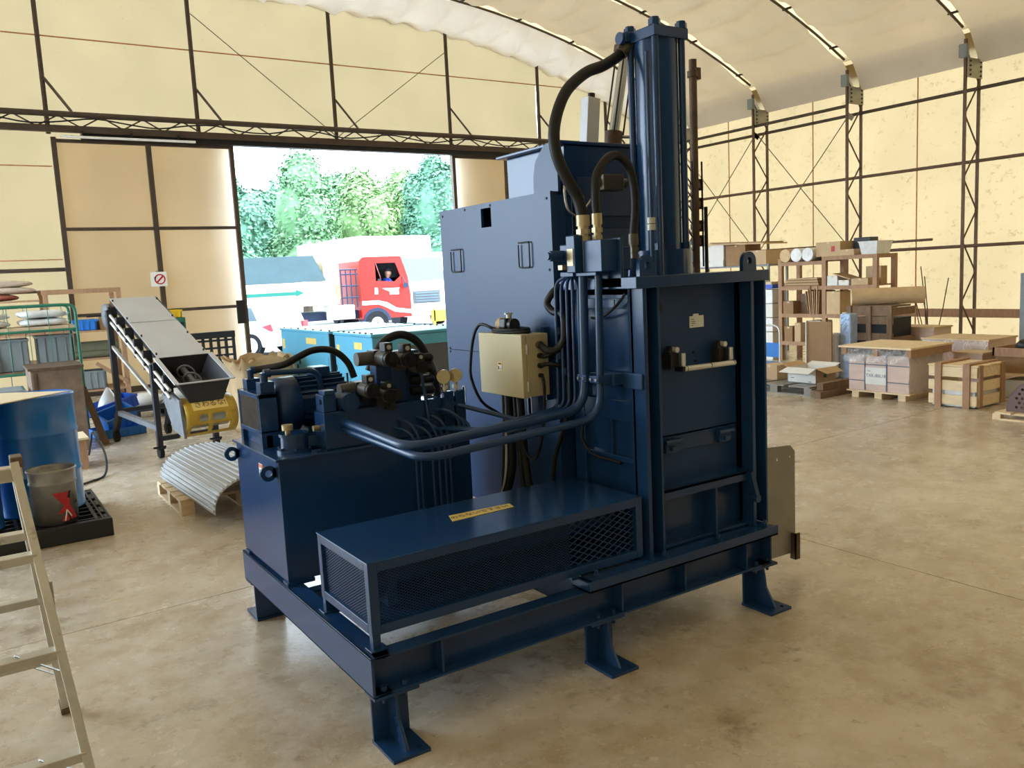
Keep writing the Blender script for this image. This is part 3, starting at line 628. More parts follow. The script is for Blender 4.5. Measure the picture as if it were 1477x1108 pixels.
# --- side panel
def slot(y, r): return [(y+r*math.cos(a), .97+.03*(1 if math.sin(a) > 1e-6 else -1)+r*math.sin(a)) for a in [2*math.pi*(k+.5)/16 for k in range(16)]]
p = MB(); p.holed([(3.09, 1.2145), (4.12, 1.2145), (4.12, 1.97), (3.09, 1.97)], [[(3.594, 1.85), (3.69, 1.85), (3.69, 1.945), (3.594, 1.945)]], 0, 2.272, 2.288); p.box(2.288, 2.36, 3.10, 3.115, .40, 1.96); p.box(2.288, 2.40, 4.10, 4.12, .40, 1.97); p.box(2.288, 2.40, 3.10, 4.12, 1.955, 1.97)
sp_ = p.build('side_panel', 'paint_panel', MP, label='large blue-grey side cover panel')
p = MB(); p.box(2.385, 2.395, 3.115, 4.10, .40, 1.955); p.build('enclosure_back', 'paint', sp_)
p = MB(); p.holed([(3.09, .40), (4.12, .40), (4.12, 1.2115), (3.09, 1.2115)], [slot(3.965, .014), slot(3.328, .014)], 0, 2.272, 2.288); p.build('lower_panel', 'paint_panel', sp_)
for ya, yb in ((3.90, 4.005), (3.26, 3.35)):
    z0, z1 = 1.637, 1.755
    q = MB(); q.tube(fillet([(2.272, yb, z1), (2.262, yb, z1), (2.262, ya, z1), (2.262, ya, z0), (2.262, yb, z0), (2.262, yb, z1-.01)], .012, 3), .004, 6); q.build('handle', 'black_metal', sp_)
for y in (3.965, 3.328): q = MB(); q.holed(slot(y, .018), [slot(y, .0135)], 0, 2.269, 2.273); q.build('slot_glint_ring', 'steel', sp_)  # pale steel ring imitates light reflected at the slot edge
for (y, z) in ((4.09, 1.94), (3.12, 1.94), (3.6, 1.955), (3.85, 1.955), (3.12, 1.62), (4.09, 1.22), (4.09, 1.20), (3.60, 1.21), (3.12, 1.22), (4.10, .62)): q = MB(); q.cyl((2.268, y, z), (2.273, y, z), .006, 8); q.build('screw', 'black_metal', sp_)
# --- junction box
j = MB(); j.box(2.118, 2.238, 3.11, 3.475, 1.05, 1.335); jb = j.build('control_box', 'beige_box', MP, bev=.003, label='beige steel control box')
q = MB(); q.box(2.09, 2.116, 3.108, 3.477, 1.048, 1.337); q.build('box_door', 'beige_box', jb, bev=.003)
for z in (1.10, 1.27): q = MB(); q.cyl((2.117, 3.105, z-.022), (2.117, 3.105, z+.022), .006, 8); q.build('hinge', 'zinc', jb)
q = MB(); q.box(2.0885, 2.0902, 3.275, 3.315, 1.165, 1.205); lb = q.build('warning_label', 'label_yellow', jb)
q = MB(); q.box(2.0878, 2.0886, 3.278, 3.312, 1.167, 1.190); q.build('label_field', 'label_white', lb)
q = MB(); q.box(2.0872, 2.0879, 3.300, 3.309, 1.170, 1.186); q.box(2.0872, 2.0879, 3.281, 3.295, 1.172, 1.175); q.box(2.0872, 2.0886, 3.284, 3.306, 1.194, 1.200); q.build('label_print', 'ink', lb)
for y in (3.14, 3.42): q = MB(); q.box(2.238, 2.272, y, y+.02, 1.02, 1.36); q.build('mounting_rail', 'paint', jb)
for z, r in ((1.285, .018), (1.235, .012), (1.19, .012), (1.145, .010)):
    q = MB(); q.cyl((2.185, 3.092, z), (2.185, 3.11, z), r, 12); q.build('cable_gland', 'bronze' if z > 1.26 else 'black_metal', jb)
def hose(pts, r, m, name='cable', parent=MP, n=10, k=6): q = MB(); q.tube(spline(pts, k), r, n); return q.build(name, m, parent)
hose([(2.185, 3.10, 1.285), (2.19, 3.05, 1.262), (2.215, 3.02, 1.262), (2.24, 2.995, 1.30), (2.245, 2.99, 1.38), (2.25, 3.01, 1.42), (2.245, 3.07, 1.432), (2.24, 3.105, 1.47), (2.26, 3.08, 1.52), (2.30, 3.06, 1.545)], .017, 'rubber', 'loom')
hose([(2.185, 3.10, 1.235), (2.19, 3.06, 1.235), (2.21, 3.03, 1.26), (2.24, 3.01, 1.30)], .010, 'rubber')
hose([(2.185, 3.10, 1.19), (2.19, 3.05, 1.20), (2.23, 3.02, 1.19), (2.27, 3.03, 1.17)], .010, 'rubber')
hose([(2.185, 3.10, 1.145), (2.178, 3.075, 1.13), (2.178, 3.07, 1.06), (2.18, 3.09, .93), (2.185, 3.14, .80), (2.19, 3.20, .735), (2.19, 3.27, .77), (2.19, 3.29, .84)], .0075, 'hose')
def conduit(pts, r, m, ribs=0):
    q = MB(); P = spline(pts, 8)
    if ribs:
        rr = []; P2 = []
        for i in range(len(P)-1):
            for t in (0, .25, .5, .75): P2.append(P[i].lerp(P[i+1], t)); rr.append(r*(1.0 if len(rr) % 2 else .86))
        q.tube(P2, rr, 10)
    else: q.tube(P, r, 10)
    return q.build('conduit', m, MP)
conduit([(2.19, 3.435, 1.05), (2.19, 3.44, .9), (2.19, 3.45, .75), (2.19, 3.47, .6), (2.19, 3.50, .42)], .013, 'black_plastic', 1)
conduit([(2.18, 3.375, 1.05), (2.18, 3.375, .85), (2.18, 3.37, .70), (2.17, 3.40, .58), (2.15, 3.46, .46)], .022, 'rubber')
conduit([(2.20, 3.305, 1.05), (2.20, 3.30, .9), (2.20, 3.29, .75), (2.20, 3.26, .6), (2.21, 3.22, .42)], .020, 'cable')
conduit([(2.19, 3.335, 1.05), (2.19, 3.33, .9), (2.19, 3.31, .7), (2.19, 3.28, .45)], .011, 'rubber')
conduit([(2.16, 3.38, .85), (2.155, 3.385, .7), (2.15, 3.42, .56), (2.13, 3.50, .45)], .007, 'zinc')
hose([(2.28, 3.03, 1.15), (2.25, 2.985, 1.10), (2.25, 2.985, 1.0), (2.24, 3.03, .88), (2.235, 3.09, .75), (2.235, 3.12, .6), (2.235, 3.13, .45)], .011, 'rubber')
hose([(2.32, 2.98, .92), (2.30, 2.96, .85), (2.31, 2.90, .79), (2.33, 2.80, .775), (2.335, 2.74, .77)], .007, 'hose')
hose([(2.32, 2.66, 1.505), (2.31, 2.70, 1.46), (2.31, 2.78, 1.415), (2.32, 2.85, 1.40), (2.33, 2.90, 1.40)], .006, 'hose')
# cord draped from the box top
# --- top valve block
v = MB(); v.box(2.20, 2.285, 2.66, 2.775, 1.60, 1.73); v.box(2.285, 2.30, 2.64, 2.80, 1.53, 1.735); vb = v.build('valve_block', 'pipe_blue', MP, bev=.003)
v = MB(); v.box(2.165, 2.21, 2.79, 2.85, 1.60, 1.755); v.box(2.17, 2.21, 2.85, 2.90, 1.66, 1.72); v.build('relief_valve', 'pipe_blue', vb, bev=.004)
v = MB(); v.cyl((2.10, 2.885, 1.675), (2.17, 2.885, 1.675), .022, 16); v.cyl((2.09, 2.885, 1.675), (2.10, 2.885, 1.675), .016, 12); v.build('adjuster_knob', 'paint_panel', vb)
v = MB(); v.box(2.15, 2.20, 2.86, 2.89, 1.615, 1.635); v.build('fitting', 'brass', vb)
v = MB(); v.box(2.162, 2.166, 2.80, 2.84, 1.63, 1.70); v.build('data_plate', 'brass', vb)
v = MB(); v.box(2.20, 2.27, 2.70, 2.85, 1.585, 1.60); v.box(2.19, 2.25, 2.84, 2.93, 1.585, 1.605); v.build('pipe_flange', 'pipe_blue', vb, bev=.002)
v = MB(); v.box(2.305, 2.36, 2.66, 2.78, 1.60, 1.70); v.build('check_valve', 'paint', vb, bev=.006)
def hose_end(p, d, r, m='brass', parent=MP):
    p = Vector(p); d = Vector(d).normalized(); q = MB(); q.cyl(p, p+d*.045, r*1.12, 16); q.cyl(p+d*.045, p+d*.058, r*.9, 16); q.cyl(p+d*.058, p+d*.078, r*1.15, 6); q.cyl(p+d*.078, p+d*.088, r*.8, 12); q.cyl(p+d*.088, p+d*.108, r*1.1, 6); return q.build('hose_coupling', m, parent)
H1 = [(2.600, 2.915, 2.585), (2.554, 2.918, 2.539), (2.451, 2.906, 2.483), (2.344, 2.895, 2.442), (2.231, 2.883, 2.36), (2.163, 2.871, 2.255), (2.134, 2.859, 2.154), (2.142, 2.847, 2.069), (2.176, 2.835, 1.989), (2.218, 2.824, 1.912), (2.232, 2.812, 1.83)]
o1 = hose(H1, .0245, 'hose', 'hydraulic_hose', n=14)
q = MB(); q.tube([(2.645, 2.905, 2.61), (2.60, 2.915, 2.585), (2.56, 2.917, 2.545)], .030, 14); q.build('hose_coupling', 'bronze', MP)
hose_end((2.232, 2.812, 1.838), (0, 0, -1), .026)
H2 = [(2.258, 2.752, 1.84), (2.257, 2.755, 1.905), (2.270, 2.758, 1.99), (2.302, 2.76, 2.039), (2.343, 2.762, 2.072), (2.387, 2.765, 2.082), (2.431, 2.768, 2.064), (2.466, 2.77, 2.025), (2.487, 2.772, 1.953), (2.492, 2.775, 1.86), (2.480, 2.778, 1.75)]
hose(H2, .019, 'hose', 'hydraulic_hose', n=14)
hose_end((2.258, 2.752, 1.84), (0, 0, -1), .020); hose_end((2.480, 2.778, 1.755), (0, 0, -1), .020, 'bronze')
q = MB(); q.cyl((2.47, 2.78, 1.573), (2.475, 2.78, 1.65), .022, 12); q.build('hose_adapter', 'paint', MP)
hose([(2.40, 3.12, 2.02), (2.36, 3.08, 2.03), (2.33, 3.06, 1.96), (2.34, 3.05, 1.88), (2.40, 3.05, 1.86), (2.44, 3.0, 1.93), (2.50, 2.98, 2.02), (2.56, 3.0, 2.01)], .006, 'steel')
q = MB(); q.box(2.46, 2.58, 2.94, 3.02, 1.96, 2.03); q.cyl((2.44, 2.98, 1.995), (2.62, 2.98, 1.995), .022, 12); q.build('port_valve', 'bronze', MP, bev=.004)
q = MB(); q.cyl((2.36, 2.98, 1.573), (2.36, 2.98, 1.93), .007, 8); q.cyl((2.36, 2.98, 1.90), (2.36, 2.98, 1.935), .013, 10); q.build('vent_tube', 'steel', MP)
# --- rigid pipes
def pipe(pts, r, rad=.06, m='pipe_blue', name='pipe', n=12): q = MB(); q.tube(fillet(pts, rad, 7), r, n); return q.build(name, m, MP)
pipe([(1.355, 3.42, 1.005), (1.37, 2.83, .972), (2.22, 2.83, 1.015), (2.235, 2.83, 1.60)], .020, .11)
pipe([(1.355, 3.42, .972), (1.385, 2.745, .940), (2.235, 2.745, .985), (2.25, 2.745, 1.60)], .0165, .11)
for k, (y, xo) in enumerate(((3.03, 2.235), (2.995, 2.24), (2.96, 2.245), (2.925, 2.25), (2.89, 2.255))):
    zb = 1.0+.004*k
    pipe([(1.75+.02*k, 3.36-.01*k, .93), (1.80+.02*k, y, .955), (xo-.01, y, zb), (xo, y, 1.56), (2.215, 2.88, 1.60)], .0075, .05, n=8)
for (y, z) in ((3.03, 1.22), (2.995, 1.15), (3.03, 1.33)): q = MB(); q.cyl((2.238, y, z), (2.238, y, z+.03), .012, 6); q.build('union_nut', 'pipe_blue', MP)
c = MB(); c.box(2.205, 2.275, 2.715, 2.775, 1.135, 1.165); c.box(2.205, 2.275, 2.80, 2.86, 1.135, 1.165); c.box(2.275, 2.335, 2.70, 2.87, 1.12, 1.168); c.box(2.325, 2.335, 2.58, 2.70, 1.105, 1.172); clp = c.build('pipe_clamp', 'pipe_blue', MP, bev=.003)
for y in (2.728, 2.762, 2.813, 2.847): q = MB(); q.cyl((2.198, y, 1.15), (2.206, y, 1.15), .007, 6); q.build('bolt', 'steel', clp)
for k, x in enumerate((1.645, 1.669, 1.729, 1.761, 1.793, 1.818)):
    pipe([(x-.06, 3.42, .985 if k % 2 else .95), (x-.03, 3.36, .97 if k % 2 else .94), (x, 3.335, .90), (x, 3.335, .42)], .007, .04, n=8)
for k in range(3): pipe([(1.80+.025*k, 3.42, 1.0-.02*k), (1.82+.03*k, 3.36, 1.01-.02*k), (1.87+.025*k, 3.33, .97-.02*k), (1.87+.025*k, 3.32, .90)], .009, .05, n=8)
pipe([(1.70, 3.47, 1.20), (1.745, 3.44, 1.20), (1.755, 3.42, 1.06), (1.755, 3.40, .96)], .008, .03, n=8)
pipe([(1.80, 3.50, 1.06), (1.92, 3.38, 1.01), (2.05, 3.20, .96), (2.10, 3.10, .94)], .011, .03)
# --- oil tank
b = MB(); b.box(1.042, 1.965, 3.40, 4.03, .36, .882); tank = b.build('oil_tank', 'paint', MP, bev=.003)
b = MB(); b.box(1.028, 1.98, 3.385, 4.045, .882, .894); b.build('tank_lid', 'paint', tank, bev=.002)
for y in (3.42, 3.98):
    for xa in (1.035, 1.85): b = MB(); b.box(xa, xa+.12, y-.03, y+.03, .345, .36); b.build('tank_foot', 'paint', tank)
for (px, py) in ((1.01, 3.445), (1.01, 4.0)):
    e = MB(); n = 18
    vs = [(px+rr*math.cos(2*math.pi*k/n), py+yy, .832+rr*math.sin(2*math.pi*k/n)) for yy in (-.007, .007) for rr in (.034, .015) for k in range(n)]; fs = []
    for k in range(n):
        q = (k+1) % n; fs += [(k, q, n+q, n+k), (2*n+q, 2*n+k, 3*n+k, 3*n+q), (q, k, 2*n+k, 2*n+q), (n+k, n+q, 3*n+q, 3*n+k)]
    e.add(vs, fs); e.box(px+.018, 1.044, py-.007, py+.007, .812, .852); e.build('lifting_lug', 'paint', tank)
b = MB(); b.box(1.0405, 1.042, 3.63, 3.68, .775, .835); sk = b.build('tank_sticker', 'label_white', tank)
b = MB(); b.box(1.0395, 1.0406, 3.632, 3.678, .817, .833); b.build('sticker_band', 'orange', sk)
b = MB(); b.box(1.0395, 1.0406, 3.640, 3.668, .785, .808); b.build('sticker_print', 'ink_grey', sk)
b = MB(); b.cyl((1.16, 3.53, .894), (1.16, 3.53, .906), .078, 24); b.cyl((1.16, 3.53, .906), (1.16, 3.53, .962), .060, 24); b.cyl((1.16, 3.53, .962), (1.16, 3.53, .974), .066, 24); b.box(1.21, 1.30, 3.49, 3.56, .91, .955); flt = b.build('return_filter', 'paint', tank, bev=.002)
b = MB(); b.cyl((1.135, 3.53, .974), (1.135, 3.53, .99), .012, 12); b.cyl((1.135, 3.53, .988), (1.135, 3.53, 1.012), .024, 18); b.build('filler_cap', 'brass', flt)
for a in range(6): q = MB(); q.cyl((1.16+.069*math.cos(a*1.047+.3), 3.53+.069*math.sin(a*1.047+.3), .906), (1.16+.069*math.cos(a*1.047+.3), 3.53+.069*math.sin(a*1.047+.3), .915), .008, 6); q.build('bolt', 'paint', flt)
b = MB(); b.cyl((1.22, 3.43, .894), (1.22, 3.43, .902), .02, 16); b.build('port_plug', 'pipe_blue', tank)
# radiator
r = MB(); rx0, rx1, ry0, ry1 = 1.065, 1.145, 3.68, 4.01
for y in (ry0, ry1-.02): r.box(rx0, rx1, y, y+.02, .96, 1.135)
r.box(rx0, rx1, ry0, ry1, 1.115, 1.135); r.box(rx0, rx1, ry0, ry1, .95, .97); r.box(rx0+.02, rx0+.05, ry0, ry1, .894, .95); r.box(rx0+.05, rx1, ry0+.01, ry1-.01, .97, 1.115)
for y in (ry0, ry1-.03): r.box(rx0, rx1, y, y+.03, .894, .95)
rad = r.build('oil_cooler', 'paint', tank, bev=.002)
f = MB()
for k in range(17): y = ry0+.024+k*.0172; f.box(rx0+.004, rx0+.03, y, y+.004, .97, 1.115)
f.build('cooling_fins', 'bronze', rad, kind='stuff')
for y in (3.74, 3.95):
    q = MB(); q.box(1.085, 1.15, y-.032, y+.032, 1.135, 1.185); q.cyl((1.115, y, 1.185), (1.115, y, 1.225), .017, 12); q.cyl((1.115, y, 1.222), (1.145, y, 1.222), .019, 12); q.build('header_port', 'paint', rad, bev=.003)
hose([(1.135, 3.95, 1.222), (1.17, 3.93, 1.226), (1.252, 3.86, 1.242), (1.321, 3.85, 1.273), (1.388, 3.85, 1.296), (1.457, 3.84, 1.296), (1.511, 3.83, 1.271), (1.554, 3.82, 1.219), (1.575, 3.81, 1.15)], .0165, 'rubber', 'hydraulic_hose', tank, 12)
pq = MB(); pq.tube(fillet([(1.14, 3.74, 1.222), (1.36, 3.72, 1.215), (1.385, 3.74, 1.07), (1.385, 3.60, 1.06)], .05), .013, 12); pq.build('return_pipe', 'pipe_blue', tank)
# motor
my, mz, mr = 3.82, 1.06, .125
m = MB(); m.cyl((1.27, my, mz), (1.50, my, mz), mr*.86, 32); m.cyl((1.50, my, mz), (1.545, my, mz), mr*.86, 28, r2=.06); m.box(1.30, 1.50, my-.08, my+.08, .894, .955); mot = m.build('electric_motor', 'paint', tank)
m = MB(); m.lathe([(.05, 0), (mr*.86, .0), (mr*1.0, .015), (mr*1.03, .105)], (0, 0, 0), 36)
m.v = [(1.165+z, my+x, mz+y) for x, y, z in m.v]; m.build('fan_cowl', 'paint_panel', mot, thick=.004)
for k in range(26):
    a = 2*math.pi*k/26
    if math.sin(a) < -.6: continue
    q = MB(); cy_, cz_ = my+mr*.92*math.cos(a), mz+mr*.92*math.sin(a); q.obox((1.39, cy_, cz_), (.22, .026, .004), rx=math.degrees(a)); q.build('cooling_rib', 'paint', mot)
m = MB(); m.box(1.36, 1.44, my-.05, my+.05, mz+mr*.9, mz+mr*.9+.05); m.build('terminal_box', 'paint', mot, bev=.005)
# valve manifold on the tank
b = MB(); b.box(1.262, 1.92, 3.42, 3.54, .894, 1.055); man = b.build('valve_manifold', 'paint', tank, bev=.003)
b = MB(); b.cyl((1.235, 3.49, .985), (1.262, 3.49, .985), .013, 10); b.build('test_port', 'brass', man)
b = MB(); b.box(1.27, 1.33, 3.44, 3.53, 1.055, 1.13); b.box(1.275, 1.325, 3.43, 3.50, 1.13, 1.15); b.cyl((1.262, 3.47, 1.10), (1.275, 3.47, 1.10), .012, 8); b.build('pilot_valve', 'pipe_blue', man, bev=.004)
b = MB(); b.box(1.345, 1.42, 3.45, 3.53, 1.055, 1.11); b.cyl((1.38, 3.40, 1.09), (1.38, 3.52, 1.09), .042, 18); b.cyl((1.38, 3.395, 1.09), (1.38, 3.402, 1.09), .03, 16); b.build('check_valve', 'pipe_blue', man, bev=.003)
b = MB(); b.box(1.54, 1.76, 3.47, 3.54, 1.055, 1.285); b.box(1.42, 1.54, 3.47, 3.54, 1.055, 1.13); blk = b.build('stack_block', 'pipe_blue', man, bev=.004)
def solenoid(x, z, s=1.0, y=3.47):
    q = MB(); q.box(x-.03*s, x+.03*s, y-.01, y+.07, z-.03*s, z+.03*s); o = q.build('solenoid_valve', 'coil', man, bev=.003)
    q = MB(); q.cyl((x, y-.085*s, z), (x, y-.01, z), .031*s, 20); q.build('coil', 'coil_grey', o)
    q = MB(); q.cyl((x, y-.105*s, z), (x, y-.085*s, z), .029*s, 20); q.cyl((x, y-.118*s, z), (x, y-.105*s, z), .013*s, 12); q.build('coil_cap', 'black_metal', o)
    q = MB(); q.box(x-.017*s, x+.017*s, y-.085*s, y-.035*s, z+.028*s, z+.062*s); c = q.build('connector', 'black_plastic', o, bev=.003)
    q = MB(); q.cyl((x, y-.089*s, z+.045*s), (x, y-.084*s, z+.045*s), .009*s, 12); q.build('connector_screw', 'zinc', c)
    q = MB(); q.cyl((x-.03*s, y+.03, z), (x-.09*s, y+.03, z), .027*s, 16); q.build('coil', 'coil_grey', o)
solenoid(1.470, 1.135, 1.1); solenoid(1.545, 1.105, 1.0, 3.44); solenoid(1.565, 1.265, 1.15); solenoid(1.645, 1.255, 1.15, 3.45); solenoid(1.715, 1.215, 1.0, 3.45)
for x, z in ((1.52, 1.075), (1.565, 1.055), (1.60, 1.10)): q = MB(); q.cyl((x, 3.385, z), (x, 3.46, z), .024, 16); q.cyl((x, 3.378, z), (x, 3.386, z), .012, 12); q.build('valve_spool', 'coil', man)
for z in (1.10, 1.15, 1.20, 1.25): q = MB(); q.cyl((1.70, 3.455, z), (1.805, 3.455, z-.005), .020, 14); q.ball((1.805, 3.455, z-.005), .020); q.build('spool_cap', 'black_metal', man)
q = MB(); q.box(1.61, 1.68, 3.46, 3.475, 1.08, 1.24); q.build('block_cover', 'pipe_blue', man, bev=.002)
hose([(1.555, 3.58, 1.20), (1.58, 3.57, 1.262), (1.626, 3.56, 1.326), (1.684, 3.55, 1.354), (1.741, 3.55, 1.349), (1.798, 3.55, 1.312), (1.841, 3.55, 1.237), (1.871, 3.55, 1.152), (1.884, 3.55, 1.06), (1.88, 3.55, .97), (1.87, 3.56, .90)], .0195, 'hose', 'hydraulic_hose', tank, 12)
b = MB(); b.box(1.835, 1.885, 3.385, 3.42, .894, 1.085); b.box(1.895, 1.945, 3.385, 3.42, .894, 1.085); gb = b.build('gauge_block', 'paint', tank, bev=.004)
for x in (1.845, 1.905):
    q = MB(); q.cyl((x, 3.40, 1.085), (x, 3.40, 1.125), .012, 8); q.cyl((x, 3.40, 1.095), (x, 3.40, 1.11), .017, 6); q.build('gauge_stem', 'steel', gb)
    q = MB(); q.cyl((x-.010, 3.386, 1.155), (x+.008, 3.406, 1.155), .032, 22); q.build('pressure_gauge', 'brass', gb)
# cord and plug lying on the control box
pg = thing('power_plug', 'black and tan industrial power plug with coiled cord lying on the beige box', 'plug', (2.16, 3.30, 1.337))
q = MB(); q.obox((2.15, 3.30, 1.378), (.075, .055, .05), ry=10); q.cyl((2.15, 3.245, 1.375), (2.15, 3.27, 1.375), .03, 14); q.build('plug_body', 'black_plastic', pg, bev=.008)
q = MB(); q.cyl((2.145, 3.355, 1.375), (2.145, 3.32, 1.375), .033, 18); q.build('plug_collar', 'kraft', pg)
q = MB(); q.cyl((2.155, 3.30, 1.40), (2.157, 3.30, 1.425), .014, 10); q.box(2.135, 2.175, 3.293, 3.307, 1.423, 1.430); q.build('plug_screw', 'zinc', pg)
co = [(2.15+.055*math.cos(a)*(1.0 if k < 20 else 1.15), 3.28+.13*math.sin(a)*(1.0 if k < 20 else .9), 1.345+.010*(k > 20)) for k, a in enumerate([i*.33 for i in range(44)])]
q = MB(); q.tube(spline(co+[(2.10, 3.36, 1.36), (2.095, 3.44, 1.378), (2.092, 3.49, 1.36), (2.09, 3.53, 1.30), (2.092, 3.565, 1.2), (2.095, 3.576, 1.108), (2.13, 3.55, .99), (2.20, 3.53, .93), (2.258, 3.52, .89)], 3), .0075, 8); q.build('cord', 'cable', pg)
# ------------------------------------------------------------------ left side: ladder, drums, conveyor, shelving
ld = thing('step_ladder', 'scuffed aluminium folding step ladder standing on the floor', 'ladder', (0, 3.05, 0))
fr0, fr1 = Vector((.099, 3.08, 1.083)), Vector((.197, 2.52, 0)); re0, re1 = Vector((.099, 3.13, 1.06)), Vector((.182, 3.59, 0))
mir = lambda p: Vector((-.24-p.x, p.y, p.z))
for a, b in ((fr0, fr1), (mir(fr0), mir(fr1)), (re0, re1), (mir(re0), mir(re1))):
    q = MB(); q.bar(a, b, .026, .052, up=(0, 1, 0)); q.build('rail', 'aluminium', ld, bev=.002)
    q = MB(); d = (b-a).normalized(); q.bar(b-d*.04, b, .034, .06, up=(0, 1, 0)); q.build('rubber_foot', 'rust', ld)
for a, b, zs in ((fr0, fr1, (.27, .54, .81)), (re0, re1, (.27, .54, .81))):
    for z in zs:
        t = 1-z/a.z; p = a.lerp(b, t); q = MB(); q.box(mir(p).x, p.x, p.y-.026, p.y+.026, z-.014, z+.014); q.build('rung', 'aluminium', ld, bev=.003)
q = MB(); q.box(mir(fr0).x-.02, fr0.x+.02, 3.06, 3.10, 1.03, 1.075); q.build('top_rung', 'aluminium', ld, bev=.004)
q = MB(); q.box(mir(fr0).x-.02, fr0.x+.02, 3.11, 3.15, 1.03, 1.07); q.build('top_rung', 'aluminium', ld, bev=.004)
for s in (1, -1):
    p = Vector((.105, 3.10, 1.085)) if s > 0 else mir(Vector((.105, 3.10, 1.085)))
    q = MB(); q.obox(p, (.035, .075, .045)); q.build('hinge_cap', 'rust', ld, bev=.004)
for t, f in ((.75, 1), (.50, 1), (.75, 0)):
    a, b = (fr0, fr1) if f else (re0, re1); p = a.lerp(b, t); q = MB(); q.bar((p.x-.01, p.y, p.z-.06), (p.x-.12, p.y, p.z+.02), .012, .003); q.build('brace_strap', 'galv', ld)
q = MB(); q.box(.144, .152, 2.87, 2.895, .66, .74); q.build('spreader_lock', 'steel', ld)
# drums
def drum(x, y, z, lab):
    t = thing('oil_drum', lab, 'drum', (x, y, z), 0, 'blue steel drums'); R = .285
    K = .925; q = MB(); q.lathe([(r_, z_*K) for r_, z_ in [(.001, .012), (R*.96, .012), (R, 0), (R, .012), (R*.985, .02), (R*.985, .28), (R*1.01, .292), (R*1.01, .302), (R*.985, .314), (R*.985, .58), (R*1.01, .592), (R*1.01, .602), (R*.985, .614), (R*.985, .862), (R, .87), (R*1.005, .88), (R*.97, .885), (R*.96, .865), (.001, .865)]], (x, y, z), 56); b = q.build('shell', 'drum_blue', t)
    q = MB(); q.cyl((x-.12, y+.05, z+.80), (x-.12, y+.05, z+.812), .03, 16); q.build('bung', 'steel', b); return t
PZ = .125
drum(.35, 6.75, PZ, 'blue steel drum behind the pail on the black spill pallet'); drum(-.17, 6.42, PZ, 'blue steel drum at the outer end of the black spill pallet under the board')
q = MB(); q.prism([(.61, 6.68), (-.70, 5.52), (-1.0, 6.6), (.16, 7.04)], 2, PZ+.8186, PZ+.825); single(q, 'cover_board', 'board', 'flat tan board lying across the tops of the two blue drums', 'board')
sp3 = thing('spill_pallet', 'black plastic spill pallet with grated deck under the drums', 'spill pallet', (.1, 6.6, 0))
q = MB(); x0, x1, y0, y1 = -.60, .72, 6.10, 7.16
for a in ((x0, x1, y0, y0+.05), (x0, x1, y1-.05, y1), (x0, x0+.05, y0, y1)): q.box(*a, 0, .123)
q.box(x1-.06, x1, y0+.05, y1-.05, 0, .085); q.box(x1-.06, x1-.045, y0+.05, y1-.05, .085, .123); q.box(x1-.02, x1, y0+.05, y1-.05, .085, .123)
for ya_, yb_ in ((y0+.05, y0+.15), (y0+.23, y0+.39), (y0+.47, y0+.63), (y0+.71, y0+.87), (y0+.95, y1-.05)): q.box(x1-.045, x1-.02, ya_, yb_, .085, .123)
q.box(x0+.05, x1-.06, y0+.05, y1-.05, .0, .05); q.build('tray', 'black_plastic', sp3, bev=.006)
for i in range(11): x = x0+.07+i*.115; q = MB(); q.box(x, x+.022, y0+.05, y1-.05, .105, .124); q.build('grate_bar', 'black_plastic', sp3)
for i in range(9): y = y0+.08+i*.115; q = MB(); q.box(x0+.05, x1-.06, y, y+.018, .10, .122); q.build('grate_bar', 'frame_grey' if i in () else 'black_plastic', sp3)
pl = thing('paint_pail', 'dented grey steel pail with red mark on the spill pallet', 'pail', (.405, 6.275, PZ))
q = MB(); q.lathe([(.001, .004), (.128, .004), (.132, 0), (.138, .26), (.145, .268), (.145, .276), (.140, .284), (.142, .345), (.150, .352), (.150, .362), (.144, .366), (.138, .352), (.136, .30), (.001, .29)], (.405, 6.275, PZ), 48); q.build('shell', 'pail_steel', pl)
# red emblem wrapped on the front of the pail
def wrap(quad, name, m, dr):
    def fn(u, v):
        (a0, z0), (a1, z1), (a2, z2), (a3, z3) = quad
        a = (a0*(1-u)+a1*u)*(1-v)+(a3*(1-u)+a2*u)*v; z = (z0*(1-u)+z1*u)*(1-v)+(z3*(1-u)+z2*u)*v
        r = .1335+.0045*(z/.26)+dr; an = math.radians(-101+a*1.08); return (.405+r*math.cos(an), 6.275+r*math.sin(an), PZ+z)
    q = MB(); q.grid(fn, 8, 4); return q.build(name, m, pl)
for qd in (((2, .215), (48, .215), (42, .125), (26, .125)), ((26, .125), (42, .125), (64, .025), (44, .025)), ((10, .075), (28, .125), (34, .10), (24, .072)), ((16, .02), (30, .068), (36, .05), (38, .02))): wrap(qd, 'red_emblem', 'red', .0016)
wrap(((36, .175), (42, .215), (48, .215), (44, .165)), 'dark_patch', 'black_print', .0022)
wrap(((24, .02), (28, .02), (34, .095), (31, .095)), 'white_stroke', 'label_white', .0026); wrap(((31, .095), (34, .095), (46, .045), (43, .04)), 'white_stroke', 'label_white', .0026)
wrap(((58, .14), (72, .14), (72, .125), (58, .118)), 'dark_print', 'black_print', .0016)
